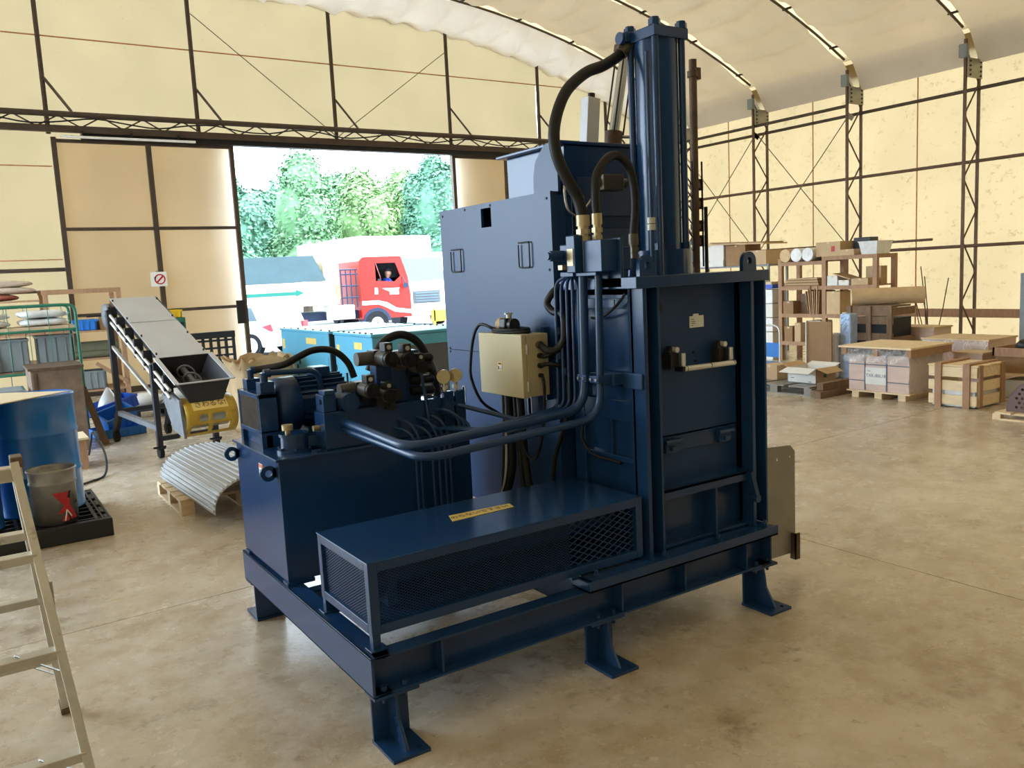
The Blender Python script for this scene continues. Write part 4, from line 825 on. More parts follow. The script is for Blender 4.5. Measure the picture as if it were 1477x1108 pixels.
# curved ribbed sheet on wooden pallet
def pallet(x0, x1, y0, y1, lab, m='wood', n=6, z=0, group='wooden pallets', along='x', h=.115):
    t = thing('wooden_pallet', lab, 'pallet', ((x0+x1)/2, (y0+y1)/2, z), 0, group)
    L = (y1-y0) if along == 'x' else (x1-x0)
    for i in range(n):
        w = L/n*.82; a = (i+.09)*L/n; q = MB()
        q.box(x0, x1, y0+a, y0+a+w, z+h-.018, z+h) if along == 'x' else q.box(x0+a, x0+a+w, y0, y1, z+h-.018, z+h)
        q.build('deck_board', m, t)
    for i in range(3):
        f = (0, .45, .9)[i]
        for j in range(3):
            g = (0, .45, .9)[j]; q = MB(); q.box(x0+(x1-x0)*f, x0+(x1-x0)*(f+.1), y0+(y1-y0)*g, y0+(y1-y0)*(g+.1), z+.015, z+h-.018); q.build('block', m, t)
        q = MB()
        q.box(x0+(x1-x0)*f, x0+(x1-x0)*(f+.1), y0, y1, z, z+.015); q.build('bottom_board', m, t)
    return t
pallet(1.19, 2.1, 6.25, 7.12, 'small pale wooden pallet under the curved ribbed metal sheet', n=5)
t = thing('curved_sheet', 'curved ribbed silver metal sheet lying arched on the small pallet', 'metal sheet', (1.55, 6.4, .115))
def arc(u, v):
    a = math.pi*(1-u); r = .335; s = 5.66+1.46*v
    return (1.60-.055*(v-.5)+r*math.cos(a)*1.02, s, .118+.235*math.sin(a)**.8)
q = MB(); q.grid(arc, 40, 6); sh = q.build('sheet', 'ribbed', t, thick=.004)
for k in range(26):
    u = .02+k*.0385; q = MB(); P_ = [Vector(arc(u, v/6)) for v in range(7)]; nrm = Vector((math.cos(math.pi*(1-u)), 0, math.sin(math.pi*(1-u)))); q.tube([p+nrm*.007 for p in P_], .0075, 8); q.build('rib', 'ribbed', sh)
# screw conveyor (local: x across, y back, z up)
cv = thing('screw_conveyor', 'grey inclined screw conveyor with sheet cover, hopper and yellow drive guard on castors', 'conveyor', (1.645, 8.2, 0), 7.8, local=True)
zt = lambda v: .765+.436*v
q = MB(); W = .50
q.add([(0, .5, zt(.5)), (W, .5, zt(.5)), (W-.02, 1.86, zt(1.86)), (.0, 1.86, zt(1.86)), (0, .5, zt(.5)-.006), (W, .5, zt(.5)-.006), (W-.02, 1.86, zt(1.86)-.006), (0, 1.86, zt(1.86)-.006)], [(0, 1, 2, 3), (7, 6, 5, 4), (0, 4, 5, 1), (1, 5, 6, 2), (2, 6, 7, 3), (3, 7, 4, 0)])
cov = q.build('cover_sheet', 'sheet_grey', cv)
q = MB(); q.bar((0.005, 1.26, zt(1.26)+.002), (W-.01, 1.26, zt(1.26)+.002), .006, .003); q.build('sheet_joint', 'sheet_grey', cov)
for v in (.56, .95, 1.35, 1.78):
    for u in (.012, W-.022): q = MB(); q.cyl((u, v, zt(v)), (u, v-.005, zt(v)+.02), .009, 8); q.build('wing_bolt', 'black_metal', cov)
# trough: sloped V body under the cover and hopper
def trough(name, v0, v1, m, depth, open_top):
    q = MB(); o = [(0, zt), (W, zt)]
    sec = lambda v: [(0.0, v, zt(v)-.006), (.09, v, zt(v)-depth), (W-.09, v, zt(v)-depth), (W, v, zt(v)-.006)]
    A, B = sec(v0), sec(v1); q.add(A+B, [(0, 1, 5, 4), (1, 2, 6, 5), (2, 3, 7, 6)]); q.add(A, [(3, 2, 1, 0)]); q.add(B, [(0, 1, 2, 3)]); return q.build(name, m, cv, thick=.006)
trough('trough', .5, 1.86, 'frame_dark', .20, True); trough('hopper', .0, .5, 'frame_dark', .20, True)
q = MB()
for a, b in (((-.02, -.02), (W+.02, -.02)), ((-.02, -.02), (-.02, .5)), ((W+.02, -.02), (W+.02, .5))): q.bar((a[0], a[1], zt(a[1])), (b[0], b[1], zt(b[1])), .045, .012)
q.build('hopper_rim', 'sheet_grey', cv)
q = MB(); P_ = [(W/2-.02+.075*math.cos(i*.42), .08+i*.0098, zt(.08+i*.0098)-.13+.075*math.sin(i*.42)) for i in range(150)]; q.tube(P_, .010, 5); q.tube([(W/2-.02, .05, zt(.05)-.13), (W/2-.02, 1.6, zt(1.6)-.13)], .028, 10); q.build('auger', 'frame_grey', cv)
for dz in (.11, .185): q = MB(); q.cyl((-.05, .10, zt(.1)-dz), (-.05, 1.80, zt(1.8)-dz), .017, 10); q.build('side_pipe', 'aluminium', cv)
for k in range(7): v = .2+k*.25; q = MB(); q.box(-.065, .02, v, v+.04, zt(v)-.21, zt(v)-.02); q.build('side_bracket', 'frame_dark', cv)
for u in (-.06, W-.0):
    q = MB(); q.bar((u, .50, .09), (u, .50, zt(.5)-.06), .05); q.build('leg', 'frame_dark', cv)
    q = MB(); q.bar((u, 1.72, .30), (u, 1.72, zt(1.72)-.06), .055); q.build('leg', 'frame_dark', cv)
    q = MB(); q.bar((u, .50, .30), (u, 1.72, .34), .05); q.build('side_rail', 'frame_grey', cv)
    q = MB(); q.bar((u, .55, .62), (u, 1.70, 1.06), .028); q.build('diagonal_brace', 'aluminium', cv)
    q = MB(); q.prism([(1.66, .34), (1.82, .34), (1.98, .09), (1.92, .06)], 0, u-.02, u+.02); q.build('wheel_bracket', 'black_metal', cv)
    q = MB(); q.cyl((u-.025, 1.92, .06), (u+.025, 1.92, .06), .06, 18); q.cyl((u-.03, 1.92, .06), (u+.03, 1.92, .06), .03, 12); q.build('wheel', 'rubber', cv)
    q = MB(); q.cyl((u-.02, .50, .055), (u+.02, .50, .055), .055, 18); q.build('castor', 'rubber', cv); q = MB(); q.box(u-.035, u+.035, .45, .53, .09, .105); q.box(u-.07, u+.05, .475, .495, .10, .118); q.build('castor_fork', 'frame_dark', cv)
q = MB(); q.bar((-.06, .50, .19), (W, .50, .19), .045); q.build('cross_bar', 'frame_dark', cv)
q = MB(); q.bar((-.06, 1.72, .36), (W, 1.72, .36), .045); q.build('cross_bar', 'frame_dark', cv)
def yg(u, v):
    a = math.radians(-100+200*u); return (.02+.50*v, .13-.20*math.cos(a), .415+.185*math.sin(a))
q = MB(); q.grid(yg, 20, 12, skip=lambda i, j: (5 <= i <= 7 and (1 <= j <= 4 or 6 <= j <= 9)) or (i in (9, 10) and (3 <= j <= 4 or 6 <= j <= 8))); yo = q.build('drive_guard', 'yellow_metal', cv, thick=.004)
q = MB(); q.cyl((.03, .15, .415), (.48, .15, .415), .12, 20); q.build('drive_drum', 'sheet_grey', cv)
q = MB(); q.prism([(-.05, .24), (.22, .30), (.46, .62), (.30, .70), (.0, .60)], 0, -.012, .016); q.build('guard_side', 'frame_grey', cv, bev=.004)
q = MB(); q.cyl((.52, .10, .42), (.57, .10, .42), .016, 10); q.build('shaft_end', 'black_metal', cv)
q = MB(); q.grid(lambda u, v: tuple(Vector(yg(.62+.17*u, .15+.68*v))+Vector((0, -.004, .003))), 4, 4); stk = q.build('warning_sheet', 'label_yellow', yo)
pa_ = math.radians(-100+200*.70); text('さわるな!', .072, 'warning_text', 'ink', yo, (.27, .13-.207*math.cos(pa_), .415+.192*math.sin(pa_)), (90-math.degrees(pa_), 0, 0))
q = MB(); q.lathe([(.01, -.03), (.13, -.03), (.13, .03), (.01, .03)], (0, 0, 0), 24); q.v = [(-.03+z, 1.86+x, zt(1.8)-.16+y) for x, y, z in q.v]; q.build('end_pulley', 'frame_grey', cv)
# rusty cabinet and green roll cage
t = thing('rusty_cabinet', 'tall rust-stained steel cabinet behind the blue drums', 'cabinet', (.78, 10.1, 0))
q = MB(); q.box(.55, 1.02, 9.75, 10.5, .0, .90); q.build('body', 'rust', t, bev=.006)
q = MB(); q.box(.53, 1.04, 9.73, 10.52, .885, .91); q.build('top', 'rust_pipe', t); q = MB(); q.box(.57, .60, 9.735, 9.752, .05, .86); q.build('door_edge', 'rust_pipe', t)
q = MB(); q.box(.80, .84, 9.735, 9.752, .40, .52); q.build('pull', 'black_metal', t)
q = MB(); q.bar((1.20, 9.98, .0), (1.06, 10.25, .62), .07, .02, up=(0, 1, 0)); single(q, 'leaning_plank', 'wood_dark', 'brown plank leaning against the rusty cabinet', 'plank')
cg = thing('roll_cage', 'green wire-sided roll cage with shelves holding sacks and grey boxes', 'roll cage', (.45, 11.2, 0))
gx0, gx1, gy0, gy1 = -.35, 1.13, 10.78, 11.45
def ring(y): return fillet([(gx0, y, .05), (gx0, y, 1.53), (gx1, y, 1.53), (gx1, y, .05)], .09)
for y in (gy0, gy1): q = MB(); q.tube(ring(y), .017, 8); q.build('end_frame', 'green_frame', cg)
for z in (.78, 1.25, .20):
    for y in (gy0, gy1): q = MB(); q.cyl((gx0, y, z), (gx1, y, z), .014, 8); q.build('cross_rail', 'green_frame', cg)
    for x in (gx0, gx1): q = MB(); q.cyl((x, gy0, z), (x, gy1, z), .014, 8); q.build('side_rail', 'green_frame', cg)
for k in range(7): x = gx0+.2+k*.2; q = MB(); q.cyl((x, gy1, .2), (x, gy1, 1.52), .005, 6); q.build('wire', 'green_frame', cg); q = MB(); q.cyl((x, gy0, .78), (x, gy0, 1.52), .0045, 6); q.build('wire', 'green_frame', cg)
q = MB(); q.box(gx0+.02, gx1-.02, gy0+.02, gy1-.02, 1.265, 1.30); q.build('deck', 'wood', cg); q = MB(); q.box(gx0+.02, gx1-.02, gy0+.02, gy1-.02, .79, .81); q.build('deck', 'wood_dark', cg)
for x in (gx0+.06, gx1-.06):
    for y in (gy0+.06, gy1-.06): q = MB(); q.cyl((x-.02, y, .05), (x+.02, y, .05), .05, 14); q.build('castor', 'rubber', cg)
rs = random.Random(5)
def sack(x, y, z, sx, sy, sz, m, lab, grp, rz=0):
    q = MB(); n, mm = 18, 10
    def fn(u, v):
        a = 2*math.pi*u; b = math.pi*(v-.5); ce = lambda t, e: math.copysign(abs(t)**e, t)
        w = 1+.06*math.sin(a*5+x*9)+.05*math.sin(a*3+v*7)
        px, py, pz = sx*ce(math.cos(b), .5)*ce(math.cos(a), .5)*w, sy*ce(math.cos(b), .5)*ce(math.sin(a), .5)*w, sz*ce(math.sin(b), .8)*(1+.1*math.sin(a*4+y))
        c, s_ = math.cos(math.radians(rz)), math.sin(math.radians(rz)); return (x+px*c-py*s_, y+px*s_+py*c, z+sz*1.05+pz)
    q.grid(fn, n, mm); return single(q, 'sack', m, lab, 'sack', grp)
for (x, z, lab) in ((.22, 1.30, 'white plastic sack, lower of the pair by the outer post of the roll cage'), (.82, 1.30, 'white plastic sack, lower of the pair by the cabinet-side post of the roll cage'), (.22, 1.39, 'white plastic sack, upper of the pair by the outer post of the roll cage'), (.82, 1.39, 'white plastic sack, upper of the pair by the cabinet-side post of the roll cage')):
    sack(x, 11.1, z, .26, .26, .042, 'film_bag', lab, 'plastic sacks on the roll cage', rz=rs.uniform(-4, 4))
def gbox(x, y, z, sx, sy, sz, lab, m='plastic_grey', name='grey_container', lid=True):
    t = thing(name, lab, 'container', (x, y, z), 0, 'grey plastic containers')
    q = MB(); w = .008
    q.box(x-sx/2, x+sx/2, y-sy/2, y-sy/2+w, z, z+sz); q.box(x-sx/2, x+sx/2, y+sy/2-w, y+sy/2, z, z+sz); q.box(x-sx/2, x-sx/2+w, y-sy/2, y+sy/2, z, z+sz); q.box(x+sx/2-w, x+sx/2, y-sy/2, y+sy/2, z, z+sz); q.box(x-sx/2, x+sx/2, y-sy/2, y+sy/2, z, z+w); q.build('body', m, t)
    q = MB(); q.box(x-sx/2-.012, x+sx/2+.012, y-sy/2-.012, y+sy/2+.012, z+sz-.03, z+sz) if lid else q.box(x-sx/2-.012, x+sx/2+.012, y-sy/2-.012, y-sy/2, z+sz-.03, z+sz); q.build('rim', m, t, bev=.003)
    for k in (-.3, 0, .3): q = MB(); q.box(x+k*sx-.006, x+k*sx+.006, y-sy/2-.008, y-sy/2, z+.01, z+sz-.03); q.build('side_rib', m, t)
    return t
gbox(.45, 11.11, .81, .36, .4, .36, 'grey lidded container with black slot in the roll cage'); gbox(.90, 11.11, .81, .36, .4, .38, 'plain grey lidded container beside the green post of the roll cage'); gbox(.05, 11.15, .81, .28, .3, .36, 'pale grey container standing with the red hoses in the roll cage')
gbox(.28, 10.05, .0, .42, .5, .70, 'grey tall bin on the floor beside the rusty cabinet')
q = MB(); q.box(.36, .54, 10.842, 10.846, 1.09, 1.10)
for k in range(4):
    q = MB(); q.tube(spline([(.08+.03*k, 10.86, .818), (.09+.03*k, 10.845, .98-.02*k), (.18+.015*k, 10.84, 1.05-.03*k), (.30-.012*k, 10.84, .96-.02*k), (.31-.02*k, 10.845, .818)]), .008, 6); single(q, 'red_hose', 'red', 'thin red rubber hose looped among the boxes of the roll cage', 'hose', 'red hoses in the roll cage')
# wooden shelving by the back wall
sv = thing('wooden_shelf', 'brown wooden shelving with three boards by the back wall', 'shelf', (1.2, 13.3, 0))
for x in (-.6, 1.02, 1.93):
    for y in (13.0, 13.65): q = MB(); q.box(x-.03, x+.03, y-.03, y+.03, 0, 1.72 if x > 0 else 1.6); q.build('post', 'wood_brown', sv)
for z in (.31, .75, 1.14): q = MB(); q.box(-.63, 1.96, 12.98, 13.68, z-.025, z); q.build('shelf_board', 'wood_brown', sv)
q = MB(); q.box(-.63, .95, 12.98, 13.68, 1.575, 1.60); q.build('shelf_board', 'wood_brown', sv)
for y in (13.0, 13.65): q = MB(); q.box(.98, 1.96, y-.025, y+.025, 1.66, 1.72); q.build('top_rail', 'wood_brown', sv)
q = MB(); q.bar((1.55, 12.965, .68), (1.93, 12.965, .38), .03, .05); q.build('diagonal_brace', 'wood_brown', sv)
for k, (x, z, m, lab) in enumerate(((.25, 1.60, 'sack_red', 'flat reddish paper sack at the bottom of the pile on the wooden shelf'), (.45, 1.69, 'sack', 'tan paper sack in the middle of the pile on the wooden shelf'), (.42, 1.78, 'sack', 'tan paper sack on top of the pile on the wooden shelf'))): sack(x, 13.3, z, .46, .26, .046, m, lab, 'paper sacks on the wooden shelf')
def crate(x, y, z, sx, sy, sz, m, lab, rot=(0, 0, 0), name='plastic_crate', slots=True, group='blue plastic crates'):
    t = bpy.data.objects.new(name, None); COL.objects.link(t); t.location = (x, y, z); t.rotation_euler = [math.radians(a) for a in rot]; ORG[t.name] = Vector((0,0,0)); tag(t, lab, 'crate', group)
    q = MB(); w = .01; q.box(-sx/2, sx/2, -sy/2, -sy/2+w, 0, sz); q.box(-sx/2, sx/2, sy/2-w, sy/2, 0, sz); q.box(-sx/2, -sx/2+w, -sy/2, sy/2, 0, sz); q.box(sx/2-w, sx/2, -sy/2, sy/2, 0, sz); q.box(-sx/2, sx/2, -sy/2, sy/2, 0, w); q.build('body', m, t)
    for s in (-1, 1):
        q = MB(); q.box(-sx/2-.012, sx/2+.012, s*sy/2-.012, s*sy/2+.012, sz-.025, sz); q.build('rim', m, t); q = MB(); q.box(s*sx/2-.012, s*sx/2+.012, -sy/2, sy/2, sz-.025, sz); q.build('rim', m, t)
    for k in range(4):
        a = -sx/2+sx*(k+.5)/4; q = MB(); q.box(a-.008, a+.008, -sy/2-.01, -sy/2, 0, sz-.02); q.build('side_rib', m, t)
    return t
crate(1.47, 13.2, 1.14, .30, .36, .15, 'plastic_blue', 'light blue crate on the upper board of the wooden shelf')
q = MB(); q.cyl((1.28, 13.24, .864), (1.88, 13.24, .864), .115, 20); q.cyl((1.25, 13.12, .80), (1.90, 13.12, .80), .05, 12); single(q, 'canvas_roll', 'canvas', 'rolled olive canvas lying on the middle board of the wooden shelf', 'canvas')
crate(1.50, 13.25, .31, .34, .4, .26, 'plastic_grey', 'grey crate on the lowest board of the wooden shelf', group='grey crates')
q = MB(); q.box(1.66, 1.86, 13.1, 13.4, 1.14, 1.32); single(q, 'carton', 'card', 'small tan carton on the upper board of the wooden shelf', 'carton', bev=.004)
bl = thing('tool_bundle', 'bundle of dark tools lying on the wooden shelf beside the blue crate', 'tools', (1.7, 13.1, 1.32))
for k in range(3): q = MB(); q.cyl((1.50+.05*k, 13.05+.04*k, 1.335), (1.88, 13.12+.05*k, 1.335+.01*k), .013, 8); q.build('tool_bar', 'black_metal', bl)
# crates and scrap on the floor behind the conveyor
crate(1.40, 10.55, 0, .52, .36, .10, 'plastic_blue', 'flat blue tray on the floor by the conveyor wheel', (0, 0, 12)); crate(1.42, 10.62, .12, .36, .26, .17, 'plastic_blue', 'light blue crate tipped over on the blue tray', (18, -14, 20)); crate(1.44, 11.02, .225, .50, .34, .14, 'plastic_blue2', 'dark blue slotted crate tilted on the grey tin behind the crates', (0, -12, 16))
t = thing('paint_tin', 'small grey tin standing under the dark blue slotted crate', 'tin', (1.44, 11.02, 0)); q = MB(); q.lathe([(.001, 0), (.11, 0), (.112, .005), (.11, .01), (.11, .19), (.113, .195), (.11, .20), (.001, .198)], (1.44, 11.02, 0), 28); q.build('shell', 'plastic_grey', t)
q = MB(); q.lathe([(.11, 0), (.13, .05), (.10, .14), (.04, .24), (.015, .28), (.001, .285)], (1.40, 11.0, .238), 14); single(q, 'plastic_bag', 'film_bag', 'crumpled white plastic bag in the tilted blue crate', 'bag')
pallet(1.75, 2.60, 11.6, 12.3, 'dark grey pallet behind the conveyor legs', 'frame_dark', n=4, group='wooden pallets')
for k, (x, y) in enumerate(((1.95, 11.9), (2.42, 12.05))): q = MB(); q.ball((x, y, .215), .22, 1.1, .9, .45, 16, 10); single(q, 'film_bundle', 'film_bag', ('white film bundle on the dark pallet beside the crates', 'white film bundle on the dark pallet towards the kraft bag')[k], 'film', 'film bundles')
# yellow bin on green cabinet, black plastic pallet
t = thing('green_cabinet', 'small dark green cabinet by the door leaf behind the conveyor', 'cabinet', (2.8, 13.9, 0)); q = MB(); q.box(2.60, 2.95, 13.7, 14.1, 0, 1.22); q.build('body', 'green_frame', t, bev=.005); q = MB(); q.box(2.63, 2.92, 13.69, 13.702, .1, 1.15); q.build('door', 'black_plastic', t)
crate(2.78, 13.9, 1.22, .26, .32, .12, 'plastic_yellow', 'yellow plastic bin on the green cabinet', group='yellow bins')
bp = thing('plastic_pallet', 'black plastic pallet standing on edge by the open doorway', 'pallet', (3.0, 12.4, 0))
for k in range(7): x = 2.66+k*.107; q = MB(); q.box(x-.016, x+.016, 12.36, 12.42, .0, 1.02); q.build('upright_bar', 'black_plastic', bp)
for k in range(10): z = .03+k*.108; q = MB(); q.box(2.64, 3.32, 12.365, 12.415, z-.014, z+.014); q.build('cross_bar', 'black_plastic', bp)
for z in (.93, .0): q = MB(); q.box(2.64, 3.32, 12.34, 12.45, z, z+.09); q.build('edge_beam', 'black_plastic', bp)
q = MB(); q.box(2.64, 3.32, 12.46, 12.52, 0, .05); q.build('foot_rail', 'black_plastic', bp)
# kraft bulk bag
q = MB()
def bag(u, v):
    a = 2*math.pi*u; ce = lambda t, e: math.copysign(abs(t)**e, t); z = v*1.0; r = 1+.03*math.sin(a*7+v*5)
    if v > .82: r *= 1+.14*(v-.82)*5*math.sin(a*9+1); z = .82+(v-.82)*(.45+.5*math.sin(a*5)**2)
    return (2.86+.34*ce(math.cos(a), .45)*r, 9.75+.32*ce(math.sin(a), .45)*r, z*.86)
q.grid(bag, 48, 14); t = thing('bulk_bag', 'open kraft-brown bulk bag with ragged top beside the teal generators', 'bag', (2.86, 9.75, 0)); bo = q.build('bag_wall', 'kraft', t, thick=.006)
q = MB(); q.grid(lambda u, v: (2.86+.31*(u*2-1), 9.75+.29*(v*2-1), .70+.07*math.sin(u*9+v*4)*math.cos(v*8)+.03*math.sin(u*23)), 18, 14); q.build('filling', 'kraft', t)
for k in range(3):
    q = MB(); x = 2.62+.2*k; q.tube(spline([(x, 9.46, .66), (x+.03, 9.45, .80), (x+.12, 9.47, .83), (x+.16, 9.46, .67)]), .012, 6); q.build('lifting_loop', 'kraft', t)
# generators
def generator(x0, x1, y0, y1, h, lab, win):
    t = thing('generator', lab, 'generator', ((x0+x1)/2, (y0+y1)/2, 0), 0, 'teal engine generators')
    q = MB(); q.box(x0, x1, y0, y1, .10, h-.03); b = q.build('enclosure', 'teal', t, bev=.012)
    q = MB(); q.box(x0-.012, x1+.012, y0-.012, y1+.012, h-.03, h); top = q.build('roof', 'teal', t, bev=.008)
    for k in range(7):
        for xx in (x0+.03, x1-.03): q = MB(); q.cyl((xx, y0+.06+k*(y1-y0-.12)/6, h), (xx, y0+.06+k*(y1-y0-.12)/6, h+.012), .012, 8); q.build('roof_bolt', 'frame_dark', top)
    for x in (x0+.06, x1-.16): q = MB(); q.box(x, x+.1, y0, y1, 0, .10); q.build('skid', 'black_metal', t)
    L = y1-y0
    for a, c in ((.04, .60), (.62, .97)):
        q = MB(); q.box(x0-.006, x0, y0+L*a, y0+L*c, .20, h-.28); d = q.build('side_door', 'teal', t, bev=.004); q = MB(); q.box(x0-.016, x0-.006, y0+L*a+.04, y0+L*a+.07, .55, .68); q.build('door_handle', 'black_metal', d)
        for z in (.30, h-.38): q = MB(); q.cyl((x0-.012, y0+L*c-.01, z-.03), (x0-.012, y0+L*c-.01, z+.03), .008, 8); q.build('hinge', 'black_metal', d)
    q = MB(); q.box(x0+.30, x1-.25, y0-.006, y0, .42, h-.14); q.build('louvre_panel', 'grey_glass', t, bev=.004)
    q = MB(); q.box(x1-.18, x1-.05, y0-.006, y0, .56, h-.22); q.build('socket_panel', 'black_plastic', t)
    for k in range(3): q = MB(); q.box(x0-.003, x0, y1-.14, y1-.06, .45+.2*k, .57+.2*k); q.build('caution_label', 'label_yellow', t)
    q = MB(); q.box(x0-.003, x0, y0+L*.25, y0+L*.45, h-.16, h-.09); q.build('name_label', 'label_yellow', t)
    return t
generator(3.35, 4.45, 7.60, 8.58, 1.10, 'teal engine generator with grey louvre panel behind the oil tank', True); generator(3.35, 4.45, 8.72, 10.36, 1.10, 'teal engine generator with yellow caution labels beside the kraft bulk bag', False)
q = MB(); q.bar((3.37, 8.65, .0), (3.37, 8.65, 1.08), .10, .03, up=(0, 1, 0)); single(q, 'gap_strip', 'black_plastic', 'dark strip standing in the gap between the two teal generators', 'strip')  # black strip filling the gap between the generators
# sign on the door leaf
sg = thing('no_smoking_sign', 'white square sign with a red ring and slash on the door leaf', 'sign', (2.82, 14.70, 1.84))
q = MB(); q.box(2.69, 2.94, 14.695, 14.705, 1.72, 1.955); pb = q.build('plate', 'label_white', sg)
q = MB(); q.cyl((2.80, 14.69, 1.965), (2.80, 14.745, 1.965), .014, 10); q.build('hook', 'steel', sg)
q = MB(); n = 28; vs = [(2.83+r*math.cos(2*math.pi*k/n), y, 1.835+r*math.sin(2*math.pi*k/n)) for y in (14.690, 14.695) for r in (.085, .066) for k in range(n)]; fs = []
for k in range(n):
    j = (k+1) % n; fs += [(k, j, n+j, n+k), (2*n+j, 2*n+k, 3*n+k, 3*n+j), (j, k, 2*n+k, 2*n+j), (n+k, n+j, 3*n+j, 3*n+k)]
q.add(vs, fs); q.build('red_ring', 'red', pb)
q = MB(); q.obox((2.83, 14.6925, 1.835), (.145, .004, .026), ry=-45); q.build('red_slash', 'red', pb)
q = MB(); q.box(2.745, 2.765, 14.69, 14.695, 1.84, 1.87); q.build('small_mark', 'ink', pb)
q = MB(); q.tube(spline([(.96, 9.4, .012), (.97, 9.15, .20), (.965, 8.9, .30), (1.0, 8.5, .16), (.95, 8.2, .02), (.80, 8.0, .012), (.68, 7.9, .012)]), .010, 8); single(q, 'floor_cable', 'cable', 'black cable looping onto the floor beside the blue drums', 'cable')
t = thing('floor_box', 'low wooden box on the floor behind the drums', 'box', (.72, 8.9, 0)); q = MB(); q.box(.50, .88, 8.7, 9.1, 0, .28); q.build('body', 'wood_brown', t); q = MB(); q.box(.48, .90, 8.68, 9.12, .28, .30); q.build('lid', 'board', t)
# ------------------------------------------------------------------ right side: crates, cartons, rack
def carton(x0, x1, y0, y1, z0, z1, lab, m='card', group='closed cartons', tape=True, rz=0):
    cx_, cy_ = (x0+x1)/2, (y0+y1)/2; t = thing('carton', lab, 'carton', (cx_, cy_, z0), rz, group, local=True); a, b, h = (x1-x0)/2, (y1-y0)/2, z1-z0
    q = MB(); q.box(-a, a, -b, b, 0, h); bo = q.build('box', m, t, bev=.003)
    if tape: q = MB(); q.box(-a-.001, a+.001, -.02, .02, h-.03, h+.001); q.build('tape', 'board', t)
    return t
# plywood box wrapped on a pallet
t = thing('pallet_box', 'pinkish plywood box with label strapped and film-wrapped on a pallet', 'box', (9.0, 5.63, 0))
q = MB(); q.box(8.66, 9.32, 5.26, 6.01, .085, .50); q.build('body', 'wood_ply', t, bev=.004)
for y in (5.30, 5.59, 5.88): q = MB(); q.box(8.66, 9.32, y, y+.09, 0, .07); q.build('pallet_runner', 'wood_pale', t)
q = MB(); q.box(8.64, 9.34, 5.24, 6.03, .07, .085); q.build('pallet_deck', 'wood_pale', t)
q = MB(); q.box(8.57, 9.42, 5.19, 6.09, .585, .605); q.build('lid_board', 'wood_pale', t)
for y in (5.20, 5.60, 6.0): q = MB(); q.box(8.59, 9.40, y, y+.06, .50, .585); q.build('lid_runner', 'wood_brown', t)
for y in (5.53, 5.80):
    q = MB(); q.box(8.655, 8.660, y-.008, y+.008, .09, .50); q.build('strap', 'ink_grey', t)
for z in (.20, .39): q = MB(); q.box(8.655, 8.660, 5.26, 6.01, z-.005, z+.005); q.build('strap', 'ink_grey', t)
q = MB(); q.box(8.652, 8.656, 5.535, 5.79, .165, .36); lb = q.build('paper_label', 'card_white', t)
text('TXK-80L18', .052, 'label_text', 'ink_grey', lb, (8.651, 5.66, .265), (90, 0, -90)); text('No.1', .022, 'label_text', 'ink_grey', lb, (8.651, 5.745, .32), (90, 0, -90))
q = MB(); q.grid(lambda u, v: (8.60+.015*math.sin(v*21+u*9), 5.24+.80*v+.01*math.sin(u*30), .42+.17*u), 8, 24)
q.grid(lambda u, v: (8.62+.75*v, 5.235+.012*math.sin(v*25+u*8), .09+.50*u), 8, 24); q.build('stretch_film', 'film', t)
# slatted crate
t = thing('slat_crate', 'new pale wooden slatted crate with brown corner posts on the floor', 'crate', (8.88, 4.75, 0))
for z in (.03, .18, .325):
    q = MB(); q.box(8.612, 8.63, 4.50, 5.01, z, z+.105); q.build('slat', 'wood_pale', t); q = MB(); q.box(8.63, 9.15, 4.50, 4.518, z, z+.105); q.build('slat', 'wood_pale', t); q = MB(); q.box(8.63, 9.15, 4.99, 5.01, z, z+.105); q.build('slat', 'wood_pale', t)
for y in (4.60, 4.90): q = MB(); q.box(8.592, 8.612, y-.035, y+.035, 0, .455); q.build('post', 'wood_brown', t)
for x in (8.67, 9.11): q = MB(); q.box(x-.035, x+.035, 4.482, 4.50, .02, .455); q.build('post', 'wood_brown', t)
for k in range(6): x = 8.615+k*.09; q = MB(); q.box(x, x+.075, 4.49, 5.02, .435, .450); q.build('top_slat', 'wood_pale', t)
for y in (4.60, 4.90): q = MB(); q.box(8.60, 9.16, y-.035, y+.035, .45, .468); q.build('top_batten', 'wood_brown', t)
q = MB(); q.box(8.64, 9.12, 4.53, 4.98, .01, .20); q.build('contents', 'film_bag', t)
# plywood boxes behind
def plybox(x0, x1, y0, y1, h, lab, film=False):
    t = thing('plywood_box', lab, 'box', ((x0+x1)/2, (y0+y1)/2, 0), 0, 'plywood boxes by the right wall')
    q = MB(); q.box(x0, x1, y0, y1, .07, h-.156); q.box(x0+.012, x1-.012, y0+.012, y1-.012, h-.156, h-.14); q.build('body', 'wood_ply', t); q = MB(); q.box(x0, x1, y0, y1, h-.15, h-.02); q.build('top_frame', 'wood_ply', t); q = MB(); q.box(x0-.015, x1+.015, y0-.015, y1+.015, h-.02, h); q.build('lid', 'wood', t)
    for y in (y0, (y0+y1)/2-.04, y1-.08): q = MB(); q.box(x0, x1, y, y+.08, 0, .07); q.build('runner', 'wood_pale', t)
    if film: q = MB(); q.grid(lambda u, v: (x0-.012+.008*math.sin(v*20), y0+(y1-y0)*v, h-.14+.12*u), 4, 16); q.build('stretch_film', 'film', t)
    return t
plybox(9.82, 10.45, 5.01, 5.80, .605, 'large plywood box with flat wrapped lid behind the slatted crate', True); plybox(10.80, 11.22, 6.22, 6.98, .645, 'plywood box with raised lid in front of the wooden rack'); plybox(9.48, 9.76, 4.90, 5.22, .49, 'low plywood box tucked beside the wrapped pallet box')
t = thing('work_bench', 'open-topped brown timber bench box with a low shelf near the grey cabinet', 'bench', (9.8, 4.5, 0))
